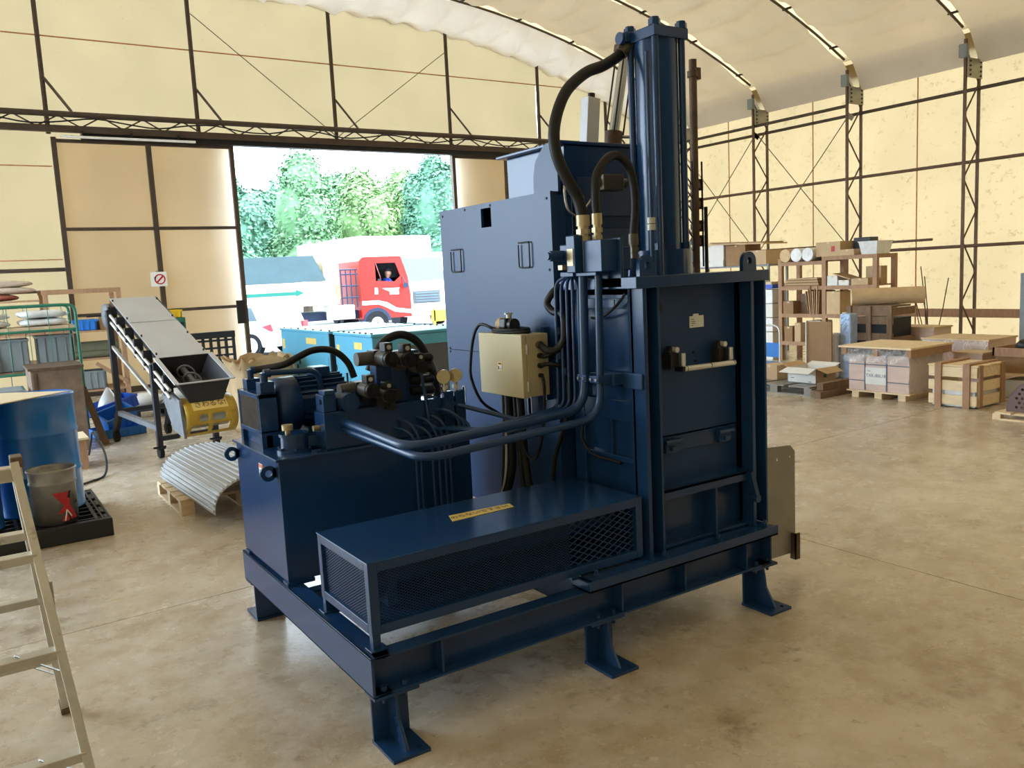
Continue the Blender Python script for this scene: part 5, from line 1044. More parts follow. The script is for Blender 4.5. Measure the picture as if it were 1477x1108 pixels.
q = MB(); q.box(9.52, 10.1, 4.18, 4.78, .28, .48); q.build('bin', 'card_dark', t)
for a in ((9.50, 9.52, 4.16, 4.80), (10.1, 10.12, 4.16, 4.80)): q = MB(); q.box(*a, .46, .555); q.build('rim_board', 'wood_brown', t)
for a in ((9.50, 10.12, 4.16, 4.18), (9.50, 10.12, 4.78, 4.80)): q = MB(); q.box(*a, .46, .555); q.build('rim_board', 'wood_brown', t)
q = MB(); q.box(9.48, 10.14, 4.14, 4.82, .255, .28); q.build('shelf_board', 'wood_pale', t)
for x in (9.52, 10.08):
    for y in (4.18, 4.74): q = MB(); q.box(x, x+.04, y, y+.04, 0, .255); q.build('leg', 'wood_brown', t)
q = MB(); q.box(9.56, 10.0, 4.25, 4.70, .0, .20); single(q, 'storage_tub', 'card_white', 'white tub standing under the open-topped bench box', 'tub', bev=.01)
t = thing('grey_cabinet', 'tall grey-green steel cabinet at the right wall', 'cabinet', (12.3, 5.4, 0)); q = MB(); q.box(12.0, 12.6, 5.05, 5.72, 0, 1.30); q.build('body', 'plastic_grey', t, bev=.008)
q = MB(); q.box(11.995, 12.0, 5.08, 5.69, .08, 1.25); d_ = q.build('door', 'plastic_grey', t); q = MB(); q.box(11.99, 11.996, 5.50, 5.66, .95, 1.18); q.build('notice', 'card_white', d_)
sack(9.8, 4.45, .48, .22, .2, .08, 'rubber', 'black plastic sack slumped in the open-topped bench box', 'black sacks')
# perforated brown guard on a small pallet
pallet(8.22, 8.9, 3.40, 4.14, 'small pale pallet under the brown perforated guard', 'wood_pale', n=4, h=.075)
t = thing('perforated_guard', 'curved brown perforated steel guard standing on the small pallet', 'guard', (8.4, 3.75, .075))
gg = lambda u, v: (8.30+.45*v, 4.05-.30*(1-math.cos(u*math.pi/2)), .078+.32*math.sin(u*math.pi/2))
pts_ = [(4.05-.30*(1-math.cos(k/12*math.pi/2)), .078+.32*math.sin(k/12*math.pi/2)) for k in range(13)]; hl_ = []
for i in range(6):
    for j in range(10):
        y = 3.96-.05*j-(.025 if i % 2 else 0); z = .125+.043*i; yb_ = 4.05-.30*(1-math.sqrt(max(0, 1-((z+.014-.078)/.32)**2)))
        if 3.475 < y < yb_-.022: hl_.append(circ(y, z, .0135, 10))
q = MB(); q.holed(pts_+[(3.45, .398), (3.45, .078)], hl_, 0, 8.30, 8.306); fa = q.build('end_plate', 'maroon_perf', t)
q = MB(); q.grid(gg, 12, 2); q.build('curved_skin', 'maroon_perf', t, thick=.005)
# open carton on grey pallet and timbers
pallet(8.36, 9.15, 6.30, 7.42, 'grey board-topped pallet under the open white carton', 'steel_plate', n=3, h=.11)
t = thing('open_carton', 'white and tan open carton with flaps folded out on the grey pallet', 'carton', (8.8, 6.63, .11))
cx0, cx1, cy0, cy1, ch_ = 8.60, 8.98, 6.42, 6.84, .30
q = MB(); q.box(cx0, cx0+.006, cy0, cy1, .112, ch_); q.box(cx1-.006, cx1, cy0, cy1, .112, ch_); q.box(cx0, cx1, cy1-.006, cy1, .112, ch_); q.box(cx0, cx1, cy0, cy1, .112, .118); q.build('wall', 'card_white', t)
q = MB(); q.box(cx0, cx1, cy0, cy0+.006, .112, ch_); q.build('wall', 'card', t)
q = MB(); q.add([(cx0, cy0, ch_), (cx0, cy1, ch_), (cx0-.12, cy1+.04, ch_-.055), (cx0-.12, cy0+.02, ch_-.055)], [(0, 1, 2, 3)]); q.build('flap', 'card_white', t, thick=.005)
q = MB(); q.add([(cx0, cy0, ch_), (cx1, cy0, ch_), (cx1-.02, cy0-.12, ch_-.05), (cx0+.06, cy0-.12, ch_-.06)], [(0, 1, 2, 3)]); q.build('flap', 'card', t, thick=.005)
q = MB(); q.add([(cx1, cy0, ch_), (cx1, cy1, ch_), (cx1+.10, cy1, ch_+.03), (cx1+.10, cy0, ch_+.03)], [(0, 1, 2, 3)]); q.build('flap', 'card_white', t, thick=.005)
q = MB(); q.add([(cx0, cy1, ch_), (cx1, cy1, ch_), (cx1, cy1+.10, ch_+.04), (cx0, cy1+.10, ch_+.04)], [(0, 1, 2, 3)]); q.build('flap', 'card', t, thick=.005)
q = MB(); q.box(8.75, 8.80, 6.4185, 6.42, .18, .22); q.build('green_mark', 'green_stripe', t)
q = MB(); q.box(8.598, 8.60, 6.49, 6.53, .13, .14); q.box(8.598, 8.60, 6.74, 6.79, .17, .178); q.build('print_mark', 'ink_grey', t)
for k, (y, z) in enumerate(((6.12, 0), (6.21, 0), (6.16, .085))): q = MB(); q.box(8.28+.05*k, 9.2, y, y+.085, z, z+.08); single(q, 'timber', 'wood_dark', ('rough brown timber on the floor, outer of the two beside the grey pallet', 'rough brown timber on the floor against the grey pallet', 'rough brown timber lying on top of the other two timbers')[k], 'timber', 'rough timbers')
carton(8.66, 8.95, 7.05, 7.30, .11, .30, 'small plain tan carton on the grey pallet beside the press')
t = thing('platform_trolley', 'blue-decked platform trolley with bent white handle', 'trolley', (9.65, 7.9, 0))
q = MB(); q.box(9.45, 9.85, 7.65, 8.35, .14, .18); q.build('deck', 'plastic_blue', t, bev=.01); q = MB(); q.tube(fillet([(9.50, 7.68, .18), (9.50, 7.68, .735), (9.50, 8.30, .735), (9.50, 8.30, .18)], .12), .014, 10); q.build('handle', 'chrome', t)
q = MB(); q.box(9.49, 9.51, 7.69, 8.29, .29, .49); q.build('handle_panel', 'plastic_blue', t)
for x in (9.5, 9.8):
    for y in (7.72, 8.28): q = MB(); q.cyl((x-.015, y, .07), (x+.015, y, .07), .07, 14); q.build('wheel', 'rubber', t)
# leaning sheet, wrapped post, upright crate
t = thing('leaning_sheet', 'brown hardboard sheet with white edge standing behind the open carton', 'board', (9.62, 7.14, 0)); q = MB(); q.box(9.62, 9.645, 6.94, 7.32, 0, .79); q.build('sheet', 'card_dark', t); q = MB(); q.box(9.60, 9.645, 7.32, 7.335, 0, .80); q.build('edge_strip', 'card_white', t)
q = MB(); q.box(9.88, 10.05, 6.84, 7.0, 0, .88); single(q, 'wrapped_post', 'film_blue', 'tall narrow part wrapped in bluish film beside the upright brown crate', 'wrapped part', bev=.02)
q = MB(); q.box(9.80, 9.95, 7.02, 7.12, 0, .62); single(q, 'wrapped_block', 'film_bag', 'shorter pale film-wrapped block beside the bluish wrapped post', 'wrapped part', bev=.02)
t = thing('upright_crate', 'weathered brown slatted crate standing in front of the wooden rack', 'crate', (10.45, 6.79, 0))
for y in (6.48, 6.78, 7.08): q = MB(); q.box(10.19, 10.21, y-.035, y+.035, 0, .965); q.build('post', 'wood_dark', t)
for z in (.06, .28, .50, .72, .84): q = MB(); q.box(10.21, 10.23, 6.44, 7.12, z, z+.10); q.build('slat', 'wood_dark', t)
for z in (.06, .45, .84): q = MB(); q.box(10.23, 10.72, 6.44, 6.46, z, z+.10); q.build('slat', 'wood_dark', t)
q = MB(); q.box(10.25, 10.7, 6.48, 7.1, .02, .80); q.build('contents', 'rubber', t)
q = MB(); q.box(10.22, 10.72, 6.50, 7.06, .94, .962); q.build('top_plank', 'wood_dark', t)
q = MB(); q.cyl((10.35, 7.15, 1.076), (10.95, 6.45, 1.076), .115, 22); single(q, 'film_roll', 'kraft', 'thick tan roll of wrapping lying on the upright brown crate', 'roll')
# storage rack
rk = thing('storage_rack', 'two-bay wooden storage rack with board shelves along the right wall', 'rack', (11.5, 8.25, 0))
RX0, RX1 = 11.30, 11.76
for y in (7.40, 8.27, 9.10):
    for x in (RX0, RX1): q = MB(); q.box(x-.03, x+.03, y-.035, y+.035, 0, 1.66); q.build('post', 'wood_brown', rk)
    q = MB(); q.box(RX0, RX1, y-.025, y+.025, 1.60, 1.66); q.build('end_rail', 'wood_brown', rk)
for (ya, yb, zs) in ((7.40, 8.27, (1.66, 1.21, .77, .32)), (8.27, 9.10, (1.60, 1.21, .77, .32))):
    for z in zs:
        q = MB(); q.box(RX0-.03, RX1+.03, ya+.036, yb-.036, z-.02, z); q.build('shelf_board', 'wood_brown', rk)
        q = MB(); q.box(RX0-.032, RX0-.012, ya+.036, yb-.036, z-.06, z-.02); q.build('shelf_rail', 'wood_brown', rk)
for k, (y, z) in enumerate(((8.955, 1.705), (8.742, 1.705), (8.529, 1.705))):
    q = MB(); q.cyl((11.22, y, z), (11.85, y, z), .105, 24); q.cyl((11.218, y, z), (11.23, y, z), .03, 12); single(q, 'bubble_roll', 'film_bag' if k else 'kraft', ('tan-ended film roll on the rack top next to the post by the wrapped column', 'clear film roll between two other rolls on the rack top', 'clear film roll on the rack top against the long carton')[k], 'roll', 'film rolls on the rack')
t = carton(11.28, 11.74, 7.98, 8.42, 1.66, 1.88, 'long tan carton with red mark on the rack top', 'card'); q = MB(); q.box(-.232, -.23, -.12, -.06, .07, .15); q.build('red_mark', 'red', t)
carton(11.24, 11.55, 7.72, 7.96, 1.66, 1.75, 'low flat tan carton beside the clear tub on the rack top')
q = MB(); q.box(11.56, 11.76, 7.66, 7.95, 1.66, 1.92); single(q, 'black_case', 'black_plastic', 'black case behind the clear tub on the rack top', 'case', bev=.01)
t = thing('clear_tub', 'translucent plastic tub with rim on the rack top', 'tub', (11.45, 7.5, 1.66)); q = MB(); q.add([(11.28, 7.38, 1.662), (11.6, 7.38, 1.662), (11.6, 7.62, 1.662), (11.28, 7.62, 1.662), (11.25, 7.35, 1.84), (11.64, 7.35, 1.84), (11.64, 7.65, 1.84), (11.25, 7.65, 1.84)], [(0, 3, 2, 1), (0, 1, 5, 4), (1, 2, 6, 5), (2, 3, 7, 6), (3, 0, 4, 7)]); q.build('tub_wall', 'film_bag', t, thick=.004)
q = MB(); q.box(11.24, 11.65, 7.34, 7.66, 1.84, 1.85); q.build('lid', 'film_bag', t)
for k in range(6): q = MB(); q.box(11.27, 11.70, 8.36+.006*k, 9.02-.008*k*(k % 3), 1.212+.021*k, 1.230+.021*k); single(q, 'flat_carton', 'card' if k % 2 else 'card_dark', 'flattened brown carton in the pile on the middle shelf of the rack', 'flat carton', 'flattened cartons on the middle shelf', bev=.002)
carton(11.26, 11.5, 8.02, 8.20, 1.21, 1.36, 'white carton on the middle shelf by the middle post', 'card_white'); carton(11.26, 11.55, 7.82, 8.0, 1.21, 1.29, 'low white carton on the middle shelf', 'card_white'); carton(11.26, 11.5, 7.50, 7.78, 1.21, 1.31, 'small tan carton with white base on the middle shelf'); carton(11.58, 11.74, 7.50, 7.75, 1.21, 1.48, 'upright tan carton at the rear of the middle shelf')
q = MB(); q.obox((11.42, 7.955, 1.346), (.30, .31, .012), rx=17); single(q, 'card_sheet', 'card', 'loose tan cardboard flap resting on the white cartons', 'cardboard')
carton(11.27, 11.5, 8.84, 9.04, .77, .97, 'square brown carton with white corners on the lower rack shelf', 'card_dark'); carton(11.45, 11.72, 8.62, 8.84, .77, 1.08, 'dark brown carton at the rear of the lower rack shelf', 'wood_dark')
for k in range(7): q = MB(); q.obox((11.45, 8.565-.036*k, .95+.02*(k % 3)), (.40, .016, .36+.04*(k % 3)), rx=-9+2*k); single(q, 'leaning_carton', 'card' if k % 2 else 'card_dark', 'flattened carton standing on edge in the row on the lower rack shelf', 'flat carton', 'cartons standing on edge', bev=.002)
carton(11.27, 11.7, 7.98, 8.22, .77, 1.12, 'tall tan carton beside the middle post on the lower rack shelf', 'kraft'); carton(11.27, 11.45, 8.70, 8.82, .32, .62, 'narrow upright tan carton on the bottom rack shelf'); carton(11.27, 11.5, 8.86, 9.02, .32, .56, 'narrow upright brown carton on the bottom rack shelf by the end post', 'card_dark'); carton(11.30, 11.6, 8.35, 8.60, .32, .66, 'white-edged carton on the bottom rack shelf', 'card_white')
q = MB(); q.box(11.27, 11.7, 7.5, 7.94, .77, .80); single(q, 'flat_board', 'card_white', 'thin white board lying on the lower rack shelf', 'board')
# wrapped column and further stack behind the press
wc_ = thing('wrapped_column', 'column of film-wrapped boxes with blue cap beside the rack', 'box stack', (11.4, 9.42, 0))
for k in range(5): q = MB(); q.box(11.25, 11.6, 9.24, 9.60, .0+.235*k, .225+.235*k); q.build('box', 'card_white' if k % 2 else 'film_bag', wc_, bev=.006)
q = MB(); q.box(11.24, 11.61, 9.23, 9.61, 1.18, 1.25); q.build('cap', 'plastic_blue2', wc_); q = MB(); q.box(11.26, 11.58, 9.26, 9.58, 1.25, 1.29); q.build('top_pad', 'board', wc_)
s3 = thing('steel_rack', 'thin steel rack holding cartons behind the press', 'rack', (12.3, 10.9, 0))
for y in (10.0, 11.9):
    for x in (12.08, 12.58): q = MB(); q.box(x-.018, x+.018, y-.018, y+.018, 0, 1.60); q.build('post', 'frame_grey', s3)
for z in (1.58, .9, .3): q = MB(); q.box(12.06, 12.60, 9.98, 11.92, z-.03, z); q.build('shelf', 'frame_grey', s3)
carton(12.08, 12.5, 11.05, 11.75, 1.58, 1.70, 'low white carton at the bottom of the stack on the steel rack', 'card_white'); carton(12.06, 12.5, 11.02, 11.72, 1.70, 1.98, 'large white carton on top of the low white carton', 'card_white')
carton(12.08, 12.5, 10.52, 10.98, 1.58, 1.96, 'kraft carton with printed panel beside the white cartons', 'card_dark'); carton(12.08, 12.5, 10.05, 10.46, 1.58, 1.84, 'plain kraft carton at the rack-side end of the steel rack')
q = MB(); q.obox((12.25, 10.70, 1.981), (.62, 1.45, .025), rx=2.3); single(q, 'card_sheet', 'card', 'large flattened cardboard sheet on top of the kraft cartons', 'cardboard'); q = MB(); q.obox((12.22, 10.62, 2.0005), (.56, 1.2, .02), rx=2.3, rz=4); single(q, 'card_sheet', 'card_dark', 'darker folded cardboard sheet lying over the flattened sheet', 'cardboard')
# thin rods
rods = thing('rod_stand', 'dark tub standing by the right wall that holds thin rods', 'tub', (13.5, 7.85, 0)); q = MB(); q.lathe([(.001, .005), (.14, .005), (.16, .30), (.15, .30), (.13, .02), (.001, .02)], (13.5, 7.85, 0), 20); q.build('tub', 'rust_pipe', rods)
for k, (dy, z, bend) in enumerate(((.22, 1.0, .05), (.12, 1.42, .0), (.07, 1.25, .0), (-.32, 1.22, -.02), (.26, .85, .02), (.18, 1.05, 0))):
    q = MB(); q.tube([(13.44+.024*k, 7.85+dy*.2, .02), (13.44+.026*k, 7.85+dy*.6+bend, z*.6), (13.44+.03*k, 7.88+dy, z)], .009, 6); single(q, 'thin_rod', 'rust_pipe', 'thin rusty rod leaning up out of the dark tub', 'rod', 'rods in the tub')
# ------------------------------------------------------------------ outside: trucks, car, trees
tk = thing('red_truck', 'red flatbed truck with grey tarp over its load and white stripe', 'truck', (9, 25, -.02))
TY = 24.0
cab = [(10.34, .50), (10.34, 2.28), (10.46, 2.40), (11.75, 2.40), (11.95, 1.75), (12.02, 1.20), (12.02, .50)]; win = [(10.86, 1.66), (10.86, 2.20), (11.55, 2.20), (11.70, 1.78), (11.5, 1.62)]
def shell(poly, ya, yb):                      # cab skin: open towards the near side and at the windscreen
    q = MB(); n = len(poly); q.add([(p[0], ya, p[1]) for p in poly]+[(p[0], yb, p[1]) for p in poly], [(i, (i+1) % n, n+(i+1) % n, n+i) for i in range(n) if i != 3]); q.add([(p[0], yb, p[1]) for p in poly], [tuple(range(n))]); return q
q = shell(cab, TY+.04, TY+2.0); q.holed(cab, [win], 1, TY, TY+.04); cb = q.build('cab', 'truck_red', tk)
ic = [(11.18+(p[0]-11.18)*.93, 1.45+(p[1]-1.45)*.94) for p in cab]; shell(ic, TY+.05, TY+1.94).build('cab_lining', 'cab_lining', cb)
q = MB(); q.add([(11.75, TY+.04, 2.40), (11.95, TY+.04, 1.75), (11.95, TY+1.98, 1.75), (11.75, TY+1.98, 2.40)], [(0, 1, 2, 3)]); q.build('windscreen', 'window_glass', cb, thick=.012)
q = MB(); q.box(11.08, 11.62, TY+.16, TY+.72, .98, 1.145); q.obox((11.11, TY+.44, 1.42), (.12, .5, .60), ry=-8); q.build('seat', 'black_plastic', cb)
q = MB(); q.tube([(11.84+.03*math.sin(6.2832*k/20), TY+.42+.19*math.cos(6.2832*k/20), 1.50+.17*math.sin(6.2832*k/20)) for k in range(21)], .016, 6); q.build('steering_wheel', 'black_plastic', cb)
q = MB(); q.prism([(10.55, 2.40), (11.7, 2.40), (11.45, 2.55), (10.7, 2.60)], 1, TY+.15, TY+1.85); q.build('roof_fairing', 'white_paint', tk)
q = MB(); q.prism([(10.36, 1.06), (10.9, 1.06), (11.2, .98), (11.5, .80), (12.0, .72), (12.0, .60), (11.45, .68), (11.1, .86), (10.9, .94), (10.36, .94)], 1, TY-.01, TY); q.build('white_stripe', 'white_paint', cb)
q = MB(); q.prism([(11.05, 1.42), (11.65, 1.42), (11.60, 1.36), (11.62, 1.22), (11.3, 1.22), (11.3, 1.32)], 1, TY-.01, TY); q.build('white_mark', 'white_paint', cb)
q = MB(); q.box(10.80, 10.90, TY-.012, TY, 1.25, 1.45); q.build('door_handle', 'white_paint', cb)
q = MB(); q.prism([(10.36+.46*(1-math.cos(math.pi*k/12)), .42+.42*math.sin(math.pi*k/12)) for k in range(13)], 1, TY-.03, TY+.4); q.build('wheel_arch', 'frame_blue', tk)
for x in (10.80, 6.4, 7.4):
    q = MB(); q.cyl((x, TY-.05, .36), (x, TY+.25, .36), .38, 28); wo_ = q.build('wheel', 'tyre', tk); q = MB(); q.cyl((x, TY-.06, .36), (x, TY-.04, .36), .2, 20); q.build('hub', 'white_paint', wo_)
    q = MB(); q.cyl((x, TY+1.75, .36), (x, TY+2.05, .36), .38, 28); q.build('wheel', 'tyre', tk)
q = MB(); q.box(5.2, 11.9, TY+.3, TY+1.7, .55, .80); q.build('chassis', 'frame_blue', tk)
q = MB(); q.box(9.3, 10.1, TY-.02, TY+.5, .55, .98); q.build('tool_locker', 'white_paint', tk, bev=.03)
q = MB(); q.box(5.2, 9.65, TY, TY+2.0, 1.02, 1.18); q.build('bed', 'cream', tk); q = MB(); q.box(5.2, 9.5, TY-.02, TY+.02, 1.18, 1.72); sb_ = q.build('side_board', 'white_paint', tk)
q = MB(); q.prism([(5.6, 1.36), (8.3, 1.36), (8.3, 1.32), (8.55, 1.42), (8.3, 1.52), (8.3, 1.46), (5.6, 1.46)], 1, TY-.035, TY-.02); q.build('green_arrow', 'green_stripe', sb_)
q = MB(); q.add([(5.2, TY-.03, 1.70), (9.25, TY-.03, 1.74), (9.0, TY+.25, 2.50), (5.2, TY+.25, 2.46), (5.2, TY+2.03, 1.70), (9.25, TY+2.03, 1.74), (9.0, TY+1.75, 2.50), (5.2, TY+1.75, 2.46)], [(0, 1, 2, 3), (3, 2, 6, 7), (7, 6, 5, 4), (1, 5, 6, 2), (0, 3, 7, 4)]); q.build('tarp', 'tarp', tk)
q = MB(); q.box(9.3, 9.8, TY+.3, TY+1.8, 1.18, 2.30); q.build('load', 'card', tk)
for k in range(4): x = 9.75+k*.16; q = MB(); q.cyl((x, TY+.06, .9), (x, TY+.06, 2.05), .022, 8); q.build('rack_bar', 'frame_blue', tk)
for z in (1.2, 1.55, 1.9, 2.04): q = MB(); q.cyl((9.72, TY+.06, z), (10.28, TY+.06, z), .022, 8); q.build('rack_bar', 'frame_blue', tk)
q = MB(); q.box(11.9, 12.05, TY+.05, TY+1.95, .5, .85); q.build('bumper', 'white_paint', tk)
q = MB(); q.cyl((11.80, TY-.14, 1.48), (11.80, TY-.12, 1.48), .09, 14); q.bar((11.8, TY-.12, 1.56), (11.75, TY, 1.75), .02); q.build('mirror', 'frame_blue', tk)
# driver seated behind the side window
dx_, dy_ = 11.38, TY+.42
dr = thing('person', 'driver in a blue jacket and dark cap looking out of the red cab window', 'person', (dx_, dy_, 1.16))
def skinned(name, m, V, E_, parent):
    me = bpy.data.meshes.new(name); me.from_pydata([(v[0], v[1], v[2]-1.16) for v in V], E_, []); me.materials.append(MATS[m]); o = bpy.data.objects.new(name, me); COL.objects.link(o); o.parent = parent
    sk = o.modifiers.new('skin', 'SKIN'); sk.use_smooth_shade = True; o.modifiers.new('smooth', 'SUBSURF').levels = 2; o.modifiers['smooth'].render_levels = 2
    for i, v in enumerate(V): d = me.skin_vertices[0].data[i]; d.radius = (v[3], v[4] if len(v) > 4 else v[3]); d.use_root = (i == 0)
    return o
BV = [(0, 0, 1.26, .14, .15), (.02, 0, 1.42, .12, .15), (.04, 0, 1.60, .12, .17), (.06, 0, 1.73, .055), (.08, 0, 1.78, .075), (.10, -.01, 1.87, .145, .125), (.105, -.01, 1.97, .13, .115), (.05, -.17, 1.66, .06), (.05, .17, 1.66, .06), (.18, -.22, 1.46, .048), (.18, .22, 1.46, .048), (.42, -.17, 1.50, .032), (.42, .17, 1.50, .032), (.47, -.17, 1.52, .036), (.47, .17, 1.52, .036), (.06, -.10, 1.24, .09), (.06, .10, 1.24, .09), (.42, -.11, 1.23, .07), (.42, .11, 1.23, .07), (.48, -.11, .90, .05), (.48, .11, .90, .05), (.58, -.11, .87, .04), (.58, .11, .87, .04)]
skinned('body', 'skin', BV, [(0, 1), (1, 2), (2, 3), (3, 4), (4, 5), (5, 6), (2, 7), (2, 8), (7, 9), (8, 10), (9, 11), (10, 12), (11, 13), (12, 14), (0, 15), (0, 16), (15, 17), (16, 18), (17, 19), (18, 20), (19, 21), (20, 22)], dr)
JV = [(v[0], v[1], v[2], v[3]+.03, (v[4] if len(v) > 4 else v[3])+.03) for v in BV]
JV.append((.055, 0, 1.715, .088, .10)); JI = [0, 1, 2, 7, 8, 9, 10, 11, 12, len(JV)-1]; ix = {k: i for i, k in enumerate(JI)}
skinned('jacket', 'cloth_blue', [JV[k] for k in JI], [(ix[a_], ix[b_]) for a_, b_ in ((0, 1), (1, 2), (2, 7), (2, 8), (7, 9), (8, 10), (9, 11), (10, 12), (2, JI[-1]))], dr)
TI = [0, 15, 16, 17, 18, 19, 20]; ix = {k: i for i, k in enumerate(TI)}
skinned('trousers', 'hat', [JV[k] for k in TI], [(ix[a_], ix[b_]) for a_, b_ in ((0, 15), (0, 16), (15, 17), (16, 18), (17, 19), (18, 20))], dr)
def hb(z): return z-1.16
q = MB(); q.lathe([(.110, 0), (.108, .05), (.08, .10), (.001, .118)], (.104, -.01, hb(1.965)), 18); q.box(.16, .27, -.07, .05, hb(1.965), hb(1.975)); q.v = [(x+dx_, y+dy_, z+1.16) for x, y, z in q.v]; q.build('cap', 'hat', dr)
q = MB(); q.ball((.205, -.012, hb(1.905)), .016, 1.2, .8, 1.0, 8, 6)
for sy in (-.035, .012): q.ball((.192, sy, hb(1.93)), .009, n=8, m=6)
q.ball((.10, -.108, hb(1.91)), .022, .6, .4, 1.0, 8, 6); q.v = [(x+dx_, y+dy_, z+1.16) for x, y, z in q.v]; q.build('face_features', 'skin', dr, kind='stuff')
# white truck facing the hall
wt = thing('white_truck', 'white box truck facing the hall with chrome grille beside the red cab', 'truck', (14.2, 28, -.02))
q = MB(); q.prism([(27.0, .55), (27.0, 1.35), (27.25, 2.60), (28.6, 2.65), (28.6, .55)], 0, 13.2, 15.1); wc = q.build('cab', 'white_paint', wt, bev=.05)
q = MB(); q.add([(13.35, 27.03, 1.60), (14.95, 27.03, 1.60), (14.9, 27.19, 2.42), (13.4, 27.19, 2.42)], [(0, 1, 2, 3)]); q.build('windscreen', 'car_glass', wc, thick=.02)
q = MB(); q.box(13.6, 14.7, 26.96, 27.0, .80, 1.25); gr_ = q.build('grille', 'grille_metal', wc, bev=.02)
for k in range(4): q = MB(); q.box(13.68, 14.62, 26.94, 26.965, .86+k*.095, .90+k*.095); q.build('grille_slat', 'car_glass', gr_)
q = MB(); q.box(13.2, 15.1, 26.9, 27.05, .35, .62); q.build('bumper', 'white_paint', wt, bev=.03)
for x in (13.32, 14.78): q = MB(); q.box(x, x+.22, 26.95, 27.0, .68, .82); q.build('headlamp', 'chrome', wc)
for x in (13.1, 15.2): q = MB(); q.box(x-.06, x+.06, 26.9, 26.98, 1.75, 2.15); q.build('mirror', 'frame_blue', wt)
q = MB(); q.box(12.3, 15.4, 28.75, 35, .8, 3.30); q.build('cargo_box', 'white_paint', wt, bev=.04)
for x in (13.35, 14.95):
    for y in (27.7, 33.5): q = MB(); q.cyl((x-.14, y, .38), (x+.14, y, .38), .40, 24); q.build('wheel', 'tyre', wt)
# white car
cr = thing('white_car', 'white hatchback seen from its rear quarter with red tail lamp', 'car', (6.15, 19.6, -.02), 36.9, local=True)
side = [(.05, .22), (.0, .55), (.06, .82), (.22, 1.16), (.55, 1.27), (1.9, 1.25), (2.6, .92), (3.35, .78), (3.45, .45), (3.4, .22)]
q = MB(); q.prism(side, 0, 0, 1.45); bd = q.build('body', 'white_paint', cr, bev=.07)
q = MB(); q.prism([(.42, .86), (.55, 1.18), (1.15, 1.19), (1.15, .86)], 0, -.008, .01); q.build('side_window', 'car_glass', bd); q = MB(); q.prism([(1.22, .86), (1.22, 1.19), (1.8, 1.18), (2.3, .88)], 0, -.008, .01); q.build('side_window', 'car_glass', bd)
q = MB(); q.add([(.2, .065, .84), (1.25, .065, .84), (1.15, .21, 1.14), (.3, .21, 1.14)], [(0, 1, 2, 3)]); q.build('rear_window', 'car_glass', bd, thick=.02)
q = MB(); q.prism([(-.02, .60), (.04, .78), (.30, .72), (.10, .62)], 0, -.012, .02); q.build('tail_lamp', 'tail_red', bd); q = MB(); q.box(1.25, 1.46, -.02, .06, .60, .78); q.build('tail_lamp', 'tail_red', bd)
for v in (.62, 2.80):
    for u in (0.0, 1.45):
        q = MB(); q.cyl((u-.02, v, .28), (u+.14 if u < 1 else u-.14, v, .28), .28, 26); w_ = q.build('wheel', 'tyre', cr)
        q = MB(); q.holed(circ(v, .28, .185, 22), [circ(v+.12*math.cos(k*math.pi/4), .28+.12*math.sin(k*math.pi/4), .018, 8) for k in range(8)], 0, u-.036 if u < 1 else u+.012, u-.022 if u < 1 else u+.026); q.build('hub', 'chrome', w_)
# yellow bollard bin by the doorway
t = thing('yellow_barrier', 'low yellow barrier standing outside beside the white truck', 'barrier', (13.5, 24.6, -.02)); q = MB(); q.box(13.0, 14.6, 24.5, 24.56, .25, .62); q.build('panel', 'plastic_yellow', t)
for x in (13.1, 14.5): q = MB(); q.box(x-.04, x+.04, 24.3, 24.76, -.02, .05); q.box(x-.03, x+.03, 24.5, 24.56, .0, .7); q.build('stand', 'plastic_yellow', t)
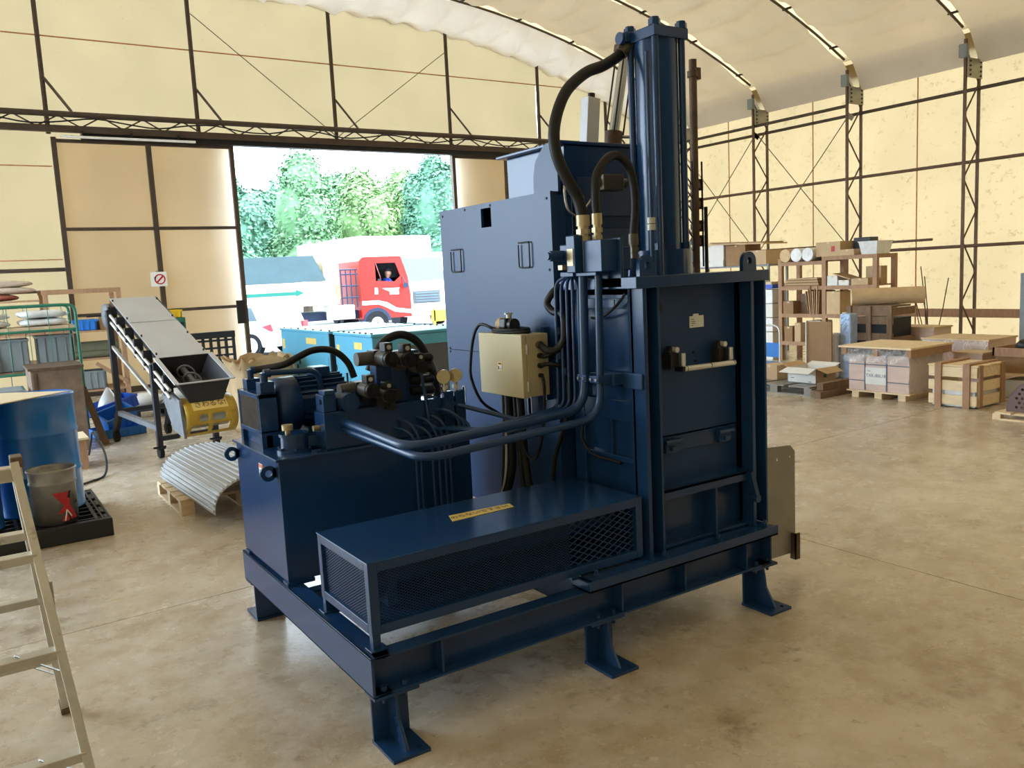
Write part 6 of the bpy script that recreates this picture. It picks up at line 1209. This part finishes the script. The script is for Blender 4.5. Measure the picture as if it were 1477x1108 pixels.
# trees
def tree(x, y, h, w, m, lab, seed, n=15000):
    r = random.Random(seed); t = thing('tree', lab, 'tree', (x, y, -.02), 0, 'leafy trees behind the trucks')
    q = MB(); q.cyl((x, y, -.02), (x, y, h*.55), .28, 10, r2=.14)
    q.build('trunk', 'bark', t)
    blobs = [(x, y, h*.62, w*.62, h*.34)]
    for k in range(9): a = r.random()*6.28; d = w*.52*math.sqrt(r.random()); blobs.append((x+d*math.cos(a), y+d*math.sin(a)*.7, h*(.38+.48*r.random()), w*(.26+.16*r.random()), h*(.14+.09*r.random())))
    blobs.append((x, y, h*.86, w*.34, h*.14)); blobs.append((x, y-w*.3, h*.30, w*.6, h*.24))
    vs = []; fs = []; q = MB()
    for k in range(n):
        b = blobs[r.randrange(len(blobs))]
        u = Vector((r.gauss(0, 1), r.gauss(0, 1), r.gauss(0, 1))).normalized(); rr = .72+.30*r.random()
        c = Vector((b[0]+u.x*b[3]*rr, b[1]+u.y*b[3]*.8*rr, b[2]+u.z*b[4]*rr)); s_ = .07+.10*r.random()
        nn = (u+Vector((r.uniform(-.7, .7), r.uniform(-.7, .7), r.uniform(-.2, 1.0)))).normalized(); a = nn.cross(Vector((r.random()-.5, r.random()-.5, r.random()))).normalized()*s_; bb = nn.cross(a).normalized()*s_*.62
        i = len(vs); vs += [c-a, c-bb*.9+a*.1, c+a, c+bb*.9+a*.1]; fs.append((i, i+1, i+2, i+3))
    q.add(vs, fs); q.build('foliage', m, t, kind='stuff')
    q = MB()
    for b in blobs: q.ball((b[0], b[1], b[2]), 1.0, b[3]*.74, b[3]*.6, b[4]*.74, 12, 8)
    q.build('inner_foliage', m, t, kind='stuff')
TR = [(12.0, 44, 7.4, 3.0, 'leaf2', 'rounded green tree behind the tarp end of the red truck'), (16.2, 45, 8.7, 3.1, 'leaf', 'tall pointed green tree rising behind the red cab'), (20.4, 46, 8.2, 3.1, 'leaf3', 'bright yellow-green tree in the middle of the row behind the trucks'), (24.6, 45, 9.2, 3.1, 'leaf2', 'broad bluish-green tree behind the white cargo box'), (28.8, 44, 9.4, 3.1, 'leaf3', 'tall light green tree at the panel end of the row'), (11.4, 51.5, 7.2, 3.1, 'leaf3', 'lower green tree filling the gap beside the rounded tree'), (33.2, 46, 9.5, 3.0, 'leaf', 'large green tree beyond the light green one'), (7.8, 46, 7.6, 3.0, 'leaf', 'large green tree behind the left door leaf'), (16.1, 51.5, 7.6, 3.4, 'leaf2', 'dark green tree set back between the rounded and pointed trees'), (3.4, 48, 7.6, 3.0, 'leaf2', 'far green tree at the start of the row'), (20.9, 51.5, 8.8, 3.4, 'leaf', 'green tree set back between the pointed and yellow-green trees'), (25.7, 51.5, 9.3, 3.4, 'leaf3', 'pale green tree set back between the yellow-green and bluish-green trees'), (30.5, 51.5, 10.2, 3.4, 'leaf2', 'bluish-green tree set back behind the tall light green tree')]
for k, a in enumerate(TR): tree(*a, seed=20+k)
